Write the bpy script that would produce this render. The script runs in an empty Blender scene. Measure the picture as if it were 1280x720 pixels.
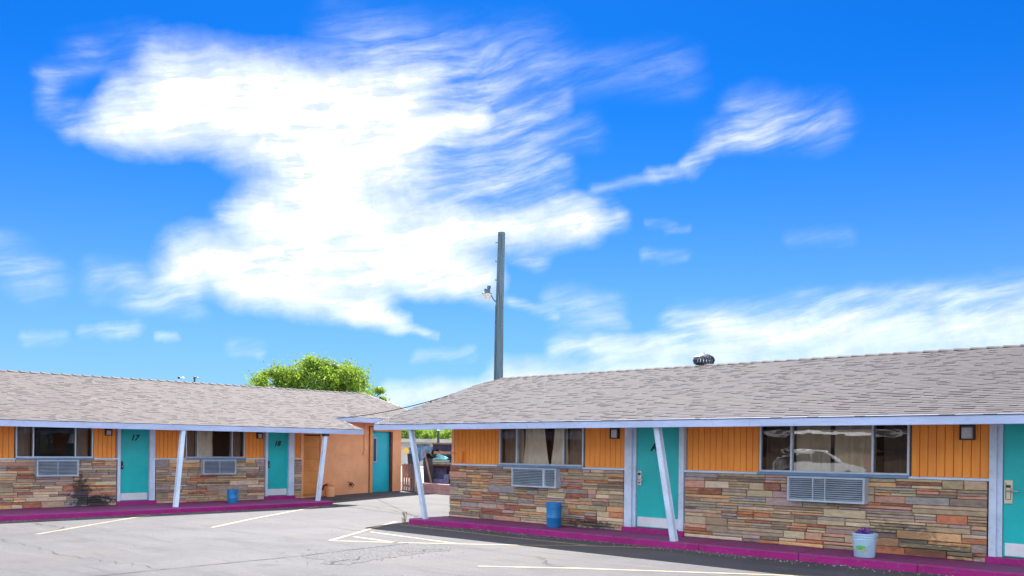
import bpy, bmesh, math, random
from mathutils import Vector, Matrix
random.seed(7)
PI = math.pi
SC = bpy.context.scene
COL = SC.collection

# ------------------------------------------------------------------ camera
CAM = Vector((15.576, -14.397, 1.587))
cam_data = bpy.data.cameras.new("camera")
cam_data.lens = 36.0 * 1133.92 / 1280.0
cam_data.sensor_width = 36.0
cam_data.shift_y = (560.91 - 360.0) / 1280.0
cam_data.clip_start = 0.1
cam_data.clip_end = 6000
cam = bpy.data.objects.new("camera", cam_data)
COL.objects.link(cam)
RT = Vector((0.72714113, 0.68640219, 0.01085443))
UP = Vector((-0.0079667, -0.00737304, 0.99994108))
FW = Vector((-0.686441775, 0.727184762, -0.000107))
M = Matrix((RT, UP, -FW)).transposed().to_4x4()
M.translation = CAM
cam.matrix_world = M
SC.camera = cam

# ------------------------------------------------------------------ light
SUN_DIR = Vector((-1.55, 1.40, 2.15)).normalized()
sun_data = bpy.data.lights.new("sun", 'SUN')
sun_data.energy = 4.7
sun_data.angle = math.radians(0.5)
sun_data.color = (1.0, 0.95, 0.88)
sun = bpy.data.objects.new("sun", sun_data)
sun.rotation_euler = SUN_DIR.to_track_quat('Z', 'Y').to_euler()
COL.objects.link(sun)

SC.view_settings.view_transform = 'Standard'
SC.view_settings.look = 'None'
SC.view_settings.exposure = 1.65
SC.view_settings.gamma = 1.0

# ------------------------------------------------------------------ sky
SKY_STRENGTH = 0.082
CLOUD = 4.75
STROKES=[(-66.91, 18.06, -58.85, 19.1, 1.76, 0.95), (-69.4, 17.78, -64.75, 18.35, 0.74, 0.6), (-70.7, 17.99, -70.64, 19.8, 0.46, 0.3), (-70.56, 19.82, -68.62, 21.54, 0.56, 0.25),
(-69.04, 21.47, -65.23, 22.29, 0.74, 0.22), (-63.44, 19.95, -50.62, 20.36, 2.6, 1), (-66.5, 19.45, -62.1, 20.87, 1.02, 0.55), (-58.84, 18.66, -51.57, 17.4, 3.06, 1),
(-51.63, 22.26, -46.13, 22.28, 1.58, 0.64), (-47.64, 22.02, -43.57, 19.91, 1.39, 0.4), (-50.6, 18.58, -46.11, 20.45, 0.65, 1.05), (-54.11, 23.77, -41.6, 23.58, 1.39, 0.24),
(-45.63, 22.77, -33.11, 22.49, 1.02, 0.18), (-50.6, 19.03, -43.05, 18.11, 1.86, 0.5), (-47.59, 18.02, -40.51, 16.97, 0.74, 0.35), (-54.02, 15.89, -47.56, 15.71, 1.39, 0.5),
(-50.58, 16.99, -41.0, 16.04, 0.93, 0.5), (-45.58, 18.89, -38.53, 19.27, 0.84, 0.22), (-55.49, 17.16, -54.47, 12.6, 3.06, 1), (-58.78, 13.04, -47.53, 13.35, 1.76, 1),
(-48.54, 13.56, -39.47, 13.92, 1.39, 0.95), (-40.47, 13.73, -37.21, 14.08, 0.51, 0.6), (-63.11, 10.41, -47.51, 11.43, 1.67, 1), (-60.14, 9.07, -52.47, 8.95, 1.3, 1),
(-53.93, 8.55, -50.47, 7.74, 0.51, 0.85), (-50.72, 7.73, -48.06, 6.95, 0.23, 0.6), (-53.44, 8.23, -50.97, 8.02, 0.42, 0.8), (-49.51, 10.65, -45.08, 10.75, 1.21, 0.85),
(-43.48, 12.23, -41.46, 11.76, 0.46, 0.4), (-68.29, 9.22, -63.1, 9.17, 0.7, 0.5), (-65.95, 8.37, -62.86, 8.11, 0.56, 0.4), (-72.89, 10.09, -71.01, 8.98, 0.84, 0.6),
(-68.96, 6.48, -66.79, 6.58, 0.23, 0.5), (-67.63, 6.48, -65.93, 6.81, 0.32, 0.62), (-71.49, 6.05, -70.02, 6.1, 0.28, 0.4), (-61.02, 5.61, -59.08, 5.69, 0.37, 0.5),
(-64.71, 6.28, -64.0, 6.27, 0.19, 0.5), (-34.91, 16.73, -32.65, 17.11, 0.32, 0.6), (-32.65, 17.15, -31.22, 18.56, 0.42, 0.62), (-31.36, 18.84, -27.79, 18.95, 0.65, 0.6),
(-28.27, 19.21, -25.48, 19.2, 0.65, 0.5), (-29.22, 19.93, -24.12, 19.07, 1.11, 0.4), (-38.48, 15.7, -34.91, 16.55, 0.28, 0.35), (-35.22, 13.86, -33.74, 13.91, 0.19, 0.4),
(-34.23, 13.64, -32.71, 13.79, 0.19, 0.4), (-35.45, 12.06, -32.74, 12.09, 0.32, 0.35), (-43.45, 9.3, -40.66, 8.49, 0.28, 0.5), (-40.42, 9.18, -37.16, 8.97, 0.7, 0.4),
(-25.87, 12.55, -23.15, 12.39, 0.37, 0.15), (-32.45, 7.95, -13.98, 7.86, 0.93, 0.62), (-30.51, 7.43, -13.98, 7.35, 0.74, 0.66), (-37.38, 6.31, -13.97, 6.65, 1.02, 0.66),
(-40.39, 6.1, -30.5, 6.65, 0.46, 0.5), (-43.4, 4.58, -13.96, 5.26, 1.21, 0.72), (-50.92, 3.26, -40.36, 3.9, 0.93, 0.8), (-25.83, 8.83, -13.23, 8.59, 0.56, 0.4),
(-33.44, 8.45, -30.28, 8.0, 0.46, 0.6), (-49.45, 5.68, -45.69, 6.05, 0.28, 0.45), (-40.39, 6.6, -32.45, 7.17, 0.42, 0.6), (-25.82, 8.12, -13.99, 8.99, 0.74, 0.5),
(-45.59, 19.88, -40.56, 21.03, 0.65, 0.35), (-47.57, 16.41, -40.52, 17.43, 0.56, 0.3), (-66.93, 19.8, -62.11, 21.29, 0.74, 0.3), (-40.99, 15.34, -37.47, 14.75, 0.37, 0.35),
(-47.5, 10.22, -44.46, 9.44, 0.46, 0.5), (-38.41, 8.83, -36.4, 8.09, 0.32, 0.3), (-58.32, 14.13, -55.46, 14.88, 0.93, 0.7), (-60.64, 12.9, -58.32, 13.67, 0.56, 0.6),
(-40.4, 7.6, -36.4, 8.09, 0.37, 0.25)]
world = bpy.data.worlds.new("World")
SC.world = world
world.use_nodes = True
nt = world.node_tree
nt.nodes.clear()
class N:
    """small helper for node trees"""
    def __init__(s, nt): s.nt = nt
    def node(s, t, **kw):
        n = s.nt.nodes.new(t)
        for k, v in kw.items(): setattr(n, k, v)
        return n
    def put(s, sock, v):
        if isinstance(v, bpy.types.NodeSocket): s.nt.links.new(v, sock)
        elif v is not None: sock.default_value = v
    def math(s, op, a, b=None, c=None, clamp=False):
        n = s.node('ShaderNodeMath', operation=op); n.use_clamp = clamp
        s.put(n.inputs[0], a); s.put(n.inputs[1], b); s.put(n.inputs[2], c)
        return n.outputs[0]
    def vec(s, op, a, b=None, scale=None):
        n = s.node('ShaderNodeVectorMath', operation=op)
        s.put(n.inputs[0], a)
        if b is not None: s.put(n.inputs[1], b)
        if scale is not None: s.put(n.inputs['Scale'], scale)
        return n.outputs['Value'] if op in ('DOT_PRODUCT', 'LENGTH', 'DISTANCE') else n.outputs[0]
    def comb(s, x, y, z):
        n = s.node('ShaderNodeCombineXYZ'); s.put(n.inputs[0], x); s.put(n.inputs[1], y); s.put(n.inputs[2], z)
        return n.outputs[0]
    def noise(s, vec, scale, detail=4, rough=0.55, dist=0.0, col=False, dim='3D'):
        n = s.node('ShaderNodeTexNoise'); n.noise_dimensions = dim
        s.put(n.inputs['Vector'], vec); n.inputs['Scale'].default_value = scale
        n.inputs['Detail'].default_value = detail; n.inputs['Roughness'].default_value = rough
        n.inputs['Distortion'].default_value = dist
        return n.outputs['Color'] if col else n.outputs[0]
    def ramp(s, v, a, b, lo=0.0, hi=1.0, smooth=True):
        n = s.node('ShaderNodeMapRange'); n.interpolation_type = 'SMOOTHSTEP' if smooth else 'LINEAR'
        s.put(n.inputs[0], v); n.inputs[1].default_value = a; n.inputs[2].default_value = b
        n.inputs[3].default_value = lo; n.inputs[4].default_value = hi
        return n.outputs[0]
    def mix(s, f, a, b, mode='MIX'):
        n = s.node('ShaderNodeMix'); n.data_type = 'RGBA'; n.blend_type = mode
        s.put(n.inputs[0], f); s.put(n.inputs[6], a if isinstance(a, bpy.types.NodeSocket) else (*a[:3], 1))
        s.put(n.inputs[7], b if isinstance(b, bpy.types.NodeSocket) else (*b[:3], 1))
        return n.outputs[2]
    def mapping(s, vec, rot=(0, 0, 0), scale=(1, 1, 1), loc=(0, 0, 0)):
        n = s.node('ShaderNodeMapping'); s.put(n.inputs[0], vec)
        n.inputs['Location'].default_value = loc; n.inputs['Rotation'].default_value = rot; n.inputs['Scale'].default_value = scale
        return n.outputs[0]

    def streak(s, vec, deg, sx, sy, loc=(0, 0, 0)):
        n = s.node('ShaderNodeMapping'); n.vector_type = 'TEXTURE'; s.put(n.inputs[0], vec)
        n.inputs['Location'].default_value = loc; n.inputs['Rotation'].default_value = (0, 0, math.radians(deg)); n.inputs['Scale'].default_value = (1 / sx, 1 / sy, 1)
        return n.outputs[0]

w = N(nt)
tc = w.node('ShaderNodeTexCoord')
sky = w.node('ShaderNodeTexSky', sky_type='NISHITA')
sky.sun_disc = False
sky.sun_elevation = math.asin(SUN_DIR.z)
sky.sun_rotation = math.atan2(SUN_DIR.x, SUN_DIR.y)
sky.altitude = 1200
sky.air_density = 1.0
sky.dust_density = 0.2
sky.ozone_density = 3.0
# saturated film-like blue
hs = w.node('ShaderNodeHueSaturation'); hs.inputs['Saturation'].default_value = 1.35
nt.links.new(sky.outputs[0], hs.inputs['Color'])
skyc = w.mix(1.0, hs.outputs[0], (0.06, 0.36, 0.60), 'MULTIPLY')
sep = w.node('ShaderNodeSeparateXYZ'); nt.links.new(tc.outputs['Generated'], sep.inputs[0])
az = w.math('MULTIPLY', w.math('ARCTAN2', sep.outputs[0], sep.outputs[1]), 180 / PI)
el = w.math('MULTIPLY', w.math('ARCSINE', sep.outputs[2]), 180 / PI)
P0 = w.comb(az, el, 0.0)
# domain warp in two octaves so the cloud edges curl and fray
w1 = w.vec('SUBTRACT', w.noise(P0, 0.11, 3, 0.5, col=True), (0.5, 0.5, 0.5))
w2 = w.vec('SUBTRACT', w.noise(P0, 0.5, 5, 0.6, col=True), (0.5, 0.5, 0.5))
P = w.vec('ADD', P0, w.vec('MULTIPLY', w1, (3.2, 2.4, 0.0)))
PS = w.vec('ADD', P, w.vec('MULTIPLY', w2, (0.25, 0.15, 0.0)))
P = w.vec('ADD', P, w.vec('MULTIPLY', w2, (1.3, 0.8, 0.0)))
dens = None; thin = None
for (ax, ay, bx, by, r, wt) in STROKES:
    bax, bay = bx - ax, by - ay
    L2 = bax * bax + bay * bay + 1e-6
    pa = w.vec('SUBTRACT', P, (ax, ay, 0.0))
    h = w.math('MINIMUM', w.math('MAXIMUM', w.vec('DOT_PRODUCT', pa, (bax / L2, bay / L2, 0.0)), 0.0), 1.0)
    q = w.vec('SUBTRACT', pa, w.vec('SCALE', (bax, bay, 0.0), scale=h))
    if wt > 0.65:
        d = w.ramp(w.vec('LENGTH', q), r * (1.62 if r > 0.8 else 2.0), 0.0, 0.0, min(1.0, wt))
        dens = d if dens is None else w.math('MULTIPLY_ADD', d, w.math('SUBTRACT', 1.0, dens), dens)
    else:
        d = w.ramp(w.vec('LENGTH', q), r * 2.1, 0.0, 0.0, wt)
        thin = d if thin is None else w.math('MULTIPLY_ADD', d, w.math('SUBTRACT', 1.0, thin), thin)
# fibres: stretched noises, drawn out along two slightly different winds
f1 = w.noise(w.streak(PS, 4, 0.20, 0.62), 1.0, 9, 0.66)
f2 = w.noise(w.streak(PS, 16, 0.13, 0.95, (4, 9, 0)), 1.0, 8, 0.60, 0.25)
f3 = w.noise(P, 0.45, 9, 0.62, 0.4)
f4 = w.noise(w.streak(PS, 9, 0.22, 2.0, (1, 5, 0)), 1.0, 8, 0.66, 0.3)
fib = w.math('ADD', w.math('MULTIPLY', f1, 0.38), w.math('ADD', w.math('MULTIPLY', f2, 0.30), w.math('MULTIPLY', f3, 0.32)))
fibc = w.math('MULTIPLY', w.math('SUBTRACT', fib, 0.5), 1.8)
# unseen cloud cover beyond the view, thickened and brightened to light the facades
wide = w.noise(w.mapping(P0, rot=(0, 0, math.radians(-10)), scale=(0.035, 0.09, 1), loc=(3, 1, 0)), 1.0, 5, 0.55, 0.6)
out_az = w.math('ABSOLUTE', w.math('SUBTRACT', az, -43.6))
outside = w.math('MAXIMUM', w.ramp(out_az, 34, 50), w.ramp(el, 27, 36))
wided = w.math('MULTIPLY', w.ramp(wide, 0.36, 0.56), outside)
dens = w.math('MAXIMUM', dens, wided)
mod = w.math('MULTIPLY', fibc, w.math('MULTIPLY', w.ramp(dens, 0.0, 0.45), w.ramp(dens, 1.6, 0.7, 0.0, 1.0)))
edge = w.math('ADD', dens, mod)
alpha = w.ramp(edge, 0.06, 1.12, smooth=False)
alpha = w.math('MULTIPLY', alpha, w.ramp(f4, 0.34, 0.58, 0.90, 1.04))
th = w.math('MULTIPLY', thin, w.ramp(w.math('ADD', w.math('MULTIPLY', f2, 0.65), w.math('MULTIPLY', f1, 0.35)), 0.34, 0.66, 0.10, 1.0))
th = w.math('MULTIPLY', th, w.ramp(f4, 0.36, 0.62, 0.62, 1.05))
alpha = w.math('MULTIPLY_ADD', th, w.math('SUBTRACT', 1.0, alpha), alpha)
alpha = w.math('MINIMUM', alpha, 0.985)
# pale veil low over the horizon
veil = w.math('MULTIPLY', w.math('POWER', w.ramp(el, 24.0, 0.0, smooth=False), 2.3), 0.9)
up_mask = w.ramp(el, -1.0, 0.0)
skyc = w.mix(veil, skyc, (1.8, 2.4, 3.3))
tone = w.ramp(w.noise(P, 0.5, 5, 0.6), 0.3, 0.7, 0.86, 1.02)
core = w.ramp(alpha, 0.80, 0.98, 1.0, 5.2)  # dense cloud brightened far past white to lift the light on shaded walls
cl = w.vec('SCALE', (CLOUD * 0.93, CLOUD * 1.0, CLOUD * 1.06), scale=w.math('MULTIPLY', tone, core))
final = w.mix(w.math('MULTIPLY', alpha, up_mask), skyc, cl)
bg = w.node('ShaderNodeBackground'); bg.inputs['Strength'].default_value = SKY_STRENGTH
nt.links.new(final, bg.inputs['Color'])
wo = w.node('ShaderNodeOutputWorld'); nt.links.new(bg.outputs[0], wo.inputs['Surface'])
world.cycles.sampling_method = 'MANUAL'
world.cycles.sample_map_resolution = 512

# ------------------------------------------------------------------ materials
def new_mat(name):
    m = bpy.data.materials.new(name); m.use_nodes = True
    t = m.node_tree; t.nodes.clear(); k = N(t)
    b = k.node('ShaderNodeBsdfPrincipled'); o = k.node('ShaderNodeOutputMaterial')
    t.links.new(b.outputs[0], o.inputs[0])
    return m, k, b, o
def geo_pos(k):
    return k.node('ShaderNodeNewGeometry').outputs['Position']
def bump(k, b, h, strength=0.3, dist=0.01):
    n = k.node('ShaderNodeBump'); n.inputs['Strength'].default_value = strength; n.inputs['Distance'].default_value = dist
    k.put(n.inputs['Height'], h); k.nt.links.new(n.outputs[0], b.inputs['Normal'])
def painted(name, c, rough=0.55, var=0.12, scale=3.0, bstr=0.15, dirt=None, stretch=(1, 1, 1), metal=0.0):
    m, k, b, o = new_mat(name)
    p = k.mapping(geo_pos(k), scale=stretch)
    n1 = k.noise(p, scale, 5, 0.6); n2 = k.noise(p, scale * 9, 4, 0.6)
    d = [max(0, x * (1 - 2.2 * var)) for x in c]; l = [min(1, x * (1 + 1.2 * var)) for x in c]
    col = k.mix(k.ramp(n1, 0.3, 0.72), d, l)
    if dirt:
        col = k.mix(k.math('MULTIPLY', k.ramp(n2, 0.52, 0.75), dirt[1]), col, dirt[0])
    k.put(b.inputs['Base Color'], col)
    b.inputs['Roughness'].default_value = rough; b.inputs['Metallic'].default_value = metal
    bump(k, b, n2, bstr, 0.004)
    return m
MT = {}
MT['trim'] = painted('trim_paint', (0.62, 0.73, 0.90), 0.5, 0.07, 2.0, dirt=((0.30, 0.30, 0.34), 0.35))
MT['fascia'] = painted('fascia_paint', (0.46, 0.56, 0.82), 0.5, 0.07, 1.2, dirt=((0.28, 0.30, 0.36), 0.35), stretch=(0.6, 0.6, 3))
MT['white'] = painted('white_paint', (0.74, 0.75, 0.80), 0.5, 0.05, 2.0, dirt=((0.40, 0.38, 0.36), 0.3))
MT['orange'] = painted('orange_board_paint', (1.0, 0.33, 0.045), 0.6, 0.05, 1.6, 0.25, dirt=((0.60, 0.20, 0.03), 0.14), stretch=(4, 4, 0.7))
MT['orange_back'] = painted('orange_groove_paint', (0.50, 0.16, 0.015), 0.8, 0.1)
MT['stucco'] = painted('peach_stucco', (1.0, 0.46, 0.23), 0.85, 0.06, 1.4, 0.6, dirt=((0.50, 0.24, 0.12), 0.25))
MT['stucco_trim'] = painted('bright_orange_trim', (0.86, 0.36, 0.10), 0.7, 0.06, 2.0)
MT['teal'] = painted('teal_door_paint', (0.003, 0.50, 0.50), 0.4, 0.06, 1.0, 0.06)
MT['turquoise'] = painted('turquoise_door_paint', (0.01, 0.52, 0.66), 0.4, 0.06, 1.0, 0.06)
MT['magenta_plain'] = painted('magenta_painted_concrete', (0.42, 0.004, 0.22), 0.6, 0.16, 1.6, 0.5, dirt=((0.20, 0.05, 0.13), 0.5))
MT['metal'] = painted('grey_enamel', (0.46, 0.54, 0.64), 0.4, 0.06, 4.0, 0.05)
MT['alu'] = painted('aluminium_frame', (0.50, 0.56, 0.66), 0.35, 0.05, 4.0, 0.05, metal=0.4)
MT['dark'] = painted('dark_metal', (0.03, 0.035, 0.05), 0.5, 0.2, 4.0)
MT['black'] = painted('black_recess', (0.010, 0.012, 0.016), 0.8, 0.2, 4.0)
MT['cream'] = painted('cream_plate', (0.72, 0.66, 0.48), 0.4, 0.05, 4.0)
MT['chrome'] = painted('brushed_steel', (0.6, 0.6, 0.6), 0.25, 0.05, 9.0, metal=1.0)
MT['blue_bin'] = painted('blue_plastic', (0.008, 0.20, 0.50), 0.35, 0.06, 3.0, 0.1)
MT['pail'] = painted('pale_blue_plastic', (0.45, 0.66, 0.82), 0.35, 0.04, 3.0, 0.05)
MT['green_label'] = painted('green_label', (0.12, 0.50, 0.16), 0.5, 0.1, 14.0, 0.0)
MT['yellow_label'] = painted('yellow_label', (0.62, 0.62, 0.10), 0.5, 0.1, 14.0, 0.0)
MT['petal'] = painted('purple_petals', (0.20, 0.04, 0.50), 0.6, 0.4, 30.0, 0.0)
MT['curtain'] = painted('cream_curtain', (0.80, 0.70, 0.54), 0.9, 0.06, 3.0, 0.3)
MT['curtain_tan'] = painted('tan_curtain', (0.50, 0.40, 0.31), 0.9, 0.06, 3.0, 0.3)
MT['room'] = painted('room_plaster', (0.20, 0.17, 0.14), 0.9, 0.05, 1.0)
MT['bedspread'] = painted('blue_bedspread', (0.02, 0.06, 0.30), 0.9, 0.2, 5.0)
MT['soffit'] = painted('soffit_paint', (0.80, 0.80, 0.82), 0.7, 0.06, 2.0)
MT['brownwood'] = painted('red_brown_wood', (0.16, 0.045, 0.03), 0.7, 0.2, 5.0)
MT['pinkwall'] = painted('pink_painted_block', (0.60, 0.33, 0.33), 0.85, 0.1, 3.0, 0.8, dirt=((0.22, 0.13, 0.16), 0.7))
MT['greywood'] = painted('weathered_purple_wood', (0.25, 0.19, 0.24), 0.85, 0.25, 3.0, 0.6, stretch=(6, 6, 1))
MT['palewood'] = painted('pale_wood', (0.55, 0.50, 0.34), 0.8, 0.15, 3.0, 0.4)
MT['rustwood'] = painted('faded_pink_wood', (0.45, 0.24, 0.18), 0.8, 0.15, 6.0, 0.4)
MT['fabric'] = painted('grey_purple_fabric', (0.20, 0.20, 0.36), 0.95, 0.15, 5.0, 0.5)
MT['tealcloth'] = painted('teal_cloth', (0.20, 0.56, 0.62), 0.9, 0.15, 8.0, 0.4)
MT['mattress'] = painted('stained_cloth', (0.42, 0.40, 0.36), 0.95, 0.2, 5.0, 0.4)
MT['line'] = painted('worn_road_paint', (0.33, 0.235, 0.115), 0.7, 0.16, 2.0, 0.3, dirt=((0.09, 0.086, 0.09), 1.0))
MT['farwhite'] = painted('far_white_render', (0.62, 0.60, 0.58), 0.9, 0.08, 0.4)
MT['farroof'] = painted('far_grey_roof', (0.42, 0.42, 0.40), 0.9, 0.1, 0.6)
MT['farblue'] = painted('far_blue_panel', (0.10, 0.19, 0.34), 0.5, 0.3, 1.5)
MT['signyellow'] = painted('yellow_sign_paint', (0.80, 0.46, 0.04), 0.4, 0.05, 3.0)
MT['carpaint'] = painted('white_car_paint', (0.80, 0.80, 0.82), 0.18, 0.02, 2.0, 0.0)
MT['rubber'] = painted('black_rubber', (0.02, 0.02, 0.02), 0.9, 0.1, 5.0)
MT['cable'] = painted('cable_black', (0.03, 0.02, 0.025), 0.8, 0.1, 5.0)

def m_pole():
    m, k, b, o = new_mat('weathered_pole_wood')
    p = k.mapping(geo_pos(k), scale=(7, 7, 0.35))
    n = k.noise(p, 2.5, 6, 0.65); n2 = k.noise(geo_pos(k), 0.9, 4, 0.5)
    c = k.mix(k.ramp(n, 0.35, 0.68), (0.045, 0.085, 0.115), (0.17, 0.25, 0.30))
    c = k.mix(k.ramp(n2, 0.35, 0.7), c, (0.10, 0.17, 0.21))
    k.put(b.inputs['Base Color'], c); b.inputs['Roughness'].default_value = 0.85
    bump(k, b, n, 0.7, 0.02)
    return m
MT['pole'] = m_pole()
def m_kerb():
    m, k, b, o = new_mat('worn_magenta_kerb_paint')
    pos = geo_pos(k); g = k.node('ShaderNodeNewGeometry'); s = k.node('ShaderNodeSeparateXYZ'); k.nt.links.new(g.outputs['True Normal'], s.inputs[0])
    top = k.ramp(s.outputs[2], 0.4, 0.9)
    n1 = k.noise(pos, 1.3, 6, 0.65); n2 = k.noise(pos, 9.0, 6, 0.7); n3 = k.noise(pos, 40.0, 4, 0.7)
    c = k.mix(k.ramp(n1, 0.3, 0.7), (0.29, 0.002, 0.145), (0.41, 0.005, 0.21))
    # upward faces painted darker: shade and foot-traffic dirt both put into the colour
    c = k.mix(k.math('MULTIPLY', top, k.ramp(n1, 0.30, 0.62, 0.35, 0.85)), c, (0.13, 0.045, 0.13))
    c = k.mix(k.math('MULTIPLY', k.ramp(n2, 0.56, 0.70), 0.75), c, (0.12, 0.10, 0.11))
    c = k.mix(k.math('MULTIPLY', k.ramp(n3, 0.60, 0.75), 0.35), c, (0.55, 0.35, 0.45))
    k.put(b.inputs['Base Color'], c); b.inputs['Roughness'].default_value = 0.65
    bump(k, b, k.math('ADD', n2, n3), 0.6, 0.012)
    return m
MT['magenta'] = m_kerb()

def stain_mask(k, pos, spots):
    """soot and damp marks with their own ragged outline"""
    nz = k.noise(k.mapping(pos, scale=(1, 1, 2.2)), 7.0, 5, 0.7)
    tot = None
    for (c, rad, wt) in spots:
        v = k.vec('SUBTRACT', pos, c); v = k.vec('DIVIDE', v, rad)
        d = k.math('SUBTRACT', k.vec('LENGTH', v), k.math('MULTIPLY', k.math('SUBTRACT', nz, 0.5), 3.0))
        r = k.ramp(d, 1.05, 0.55, 0.0, wt)
        tot = r if tot is None else k.math('MAXIMUM', tot, r)
    return tot
SPOTS = [((-8.2, -5.15, 0.36), (0.5, 0.28, 0.40), 0.85), ((-8.2, -4.85, 0.12), (0.5, 0.65, 0.18), 0.92), ((-8.2, -5.15, 0.74), (0.5, 0.07, 0.16), 0.7),
         ((10.3, 0.0, 0.26), (0.7, 0.5, 0.26), 0.5), ((4.2, 0.0, 0.08), (0.7, 0.5, 0.10), 0.8), ((10.9, 0.0, 0.1), (0.7, 0.5, 0.14), 0.6)]
def m_stone(name, base=None):
    m, k, b, o = new_mat(name)
    pos = geo_pos(k)
    if base is None:
        a = k.node('ShaderNodeAttribute', attribute_name='col'); c = a.outputs['Color']
    else:
        c = base
    n1 = k.noise(k.mapping(pos, scale=(1, 1, 2.6)), 7.0, 6, 0.65); n2 = k.noise(pos, 38.0, 4, 0.6)
    c1 = k.mix(k.ramp(n1, 0.28, 0.75), k.mix(0.30, c, (0.07, 0.045, 0.03)), k.mix(0.22, c, (0.75, 0.58, 0.40)))
    c1 = k.mix(k.math('MULTIPLY', k.ramp(n2, 0.55, 0.75), 0.35), c1, (0.07, 0.05, 0.045))
    c1 = k.mix(stain_mask(k, pos, SPOTS), c1, (0.012, 0.016, 0.022))
    k.put(b.inputs['Base Color'], c1); b.inputs['Roughness'].default_value = 0.75
    bump(k, b, k.math('ADD', n1, k.math('MULTIPLY', n2, 0.5)), 0.7, 0.02)
    return m
MT['stone'] = m_stone('sandstone')
MT['mortar'] = m_stone('mortar', (0.15, 0.105, 0.075, 1))

def m_shingle(name):
    m, k, b, o = new_mat(name)
    a = k.node('ShaderNodeAttribute', attribute_name='col')
    pos = geo_pos(k)
    n1 = k.noise(pos, 60.0, 3, 0.7); n2 = k.noise(pos, 0.55, 4, 0.55)
    c = k.mix(k.math('MULTIPLY', k.ramp(n1, 0.3, 0.75), 0.25), a.outputs['Color'], (0.052, 0.043, 0.052))
    c = k.mix(k.math('MULTIPLY', k.ramp(n2, 0.4, 0.72), 0.30), c, (0.046, 0.038, 0.044))
    k.put(b.inputs['Base Color'], c); b.inputs['Roughness'].default_value = 0.9
    bump(k, b, n1, 0.5, 0.004)
    return m
MT['shingle'] = m_shingle('asphalt_shingle')

def m_asphalt():
    m, k, b, o = new_mat('sun_bleached_asphalt')
    pos = geo_pos(k)
    big = k.noise(k.mapping(pos, rot=(0, 0, 0.5), scale=(1, 0.35, 1)), 0.35, 7, 0.66, 0.5)
    mid = k.noise(k.mapping(pos, rot=(0, 0, 0.75), scale=(0.35, 2.0, 1)), 0.9, 8, 0.70, 0.4)
    hue = k.noise(pos, 0.22, 3, 0.5)
    fine = k.noise(pos, 14.0, 6, 0.75); agg = k.noise(pos, 120.0, 3, 0.7)
    c = k.mix(k.ramp(big, 0.32, 0.68), (0.0557, 0.0546, 0.0676), (0.0839, 0.0820, 0.0936))
    c = k.mix(k.math('MULTIPLY', k.ramp(hue, 0.50, 0.62), 0.4), c, (0.1048, 0.0927, 0.0870))
    c = k.mix(k.math('MULTIPLY', k.ramp(mid, 0.50, 0.68), 0.72), c, (0.0326, 0.0335, 0.0431))
    c = k.mix(k.math('MULTIPLY', k.ramp(mid, 0.46, 0.28), 0.55), c, (0.1210, 0.1142, 0.1185))
    c = k.mix(k.math('MULTIPLY', k.ramp(fine, 0.48, 0.72), 0.45), c, (0.0432, 0.0424, 0.0525))
    c = k.mix(k.math('MULTIPLY', k.ramp(agg, 0.50, 0.75), 0.35), c, (0.14, 0.132, 0.13))
    oil = k.noise(pos, 1.1, 4, 0.6, 0.8)
    c = k.mix(k.math('MULTIPLY', k.ramp(oil, 0.62, 0.74), 0.55), c, (0.0346, 0.0335, 0.0420))
    k.put(b.inputs['Base Color'], c); b.inputs['Roughness'].default_value = 0.82
    b.inputs['Specular IOR Level'].default_value = 0.3
    bump(k, b, k.math('ADD', fine, k.math('MULTIPLY', agg, 0.7)), 0.8, 0.012)
    return m
MT['asphalt'] = m_asphalt()
def m_patch():
    m, k, b, o = new_mat('rough_asphalt_patch')
    pos = geo_pos(k)
    v = k.node('ShaderNodeTexVoronoi'); v.inputs['Scale'].default_value = 26; k.put(v.inputs['Vector'], pos)
    n = k.noise(pos, 18.0, 5, 0.7)
    c = k.mix(k.ramp(n, 0.35, 0.7), (0.040, 0.040, 0.047), (0.118, 0.115, 0.125))
    k.put(b.inputs['Base Color'], c); b.inputs['Roughness'].default_value = 0.9
    bump(k, b, v.outputs['Distance'], 1.0, 0.02)
    return m
MT['patch'] = m_patch()
MT['crack'] = painted('dark_crack_filler', (0.035, 0.03, 0.035), 0.95, 0.2, 8.0)  # plain dark fill for cracks and slab joints
def m_dirt():
    m, k, b, o = new_mat('pale_dirt')
    pos = geo_pos(k)
    n = k.noise(pos, 0.15, 6, 0.6); f = k.noise(pos, 6.0, 4, 0.6)
    c = k.mix(k.ramp(n, 0.35, 0.7), (0.30, 0.27, 0.23), (0.42, 0.38, 0.34))
    c = k.mix(k.math('MULTIPLY', f, 0.4), c, (0.24, 0.21, 0.18))
    k.put(b.inputs['Base Color'], c); b.inputs['Roughness'].default_value = 0.95
    bump(k, b, f, 0.4, 0.03)
    return m
MT['dirt'] = m_dirt()

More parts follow.
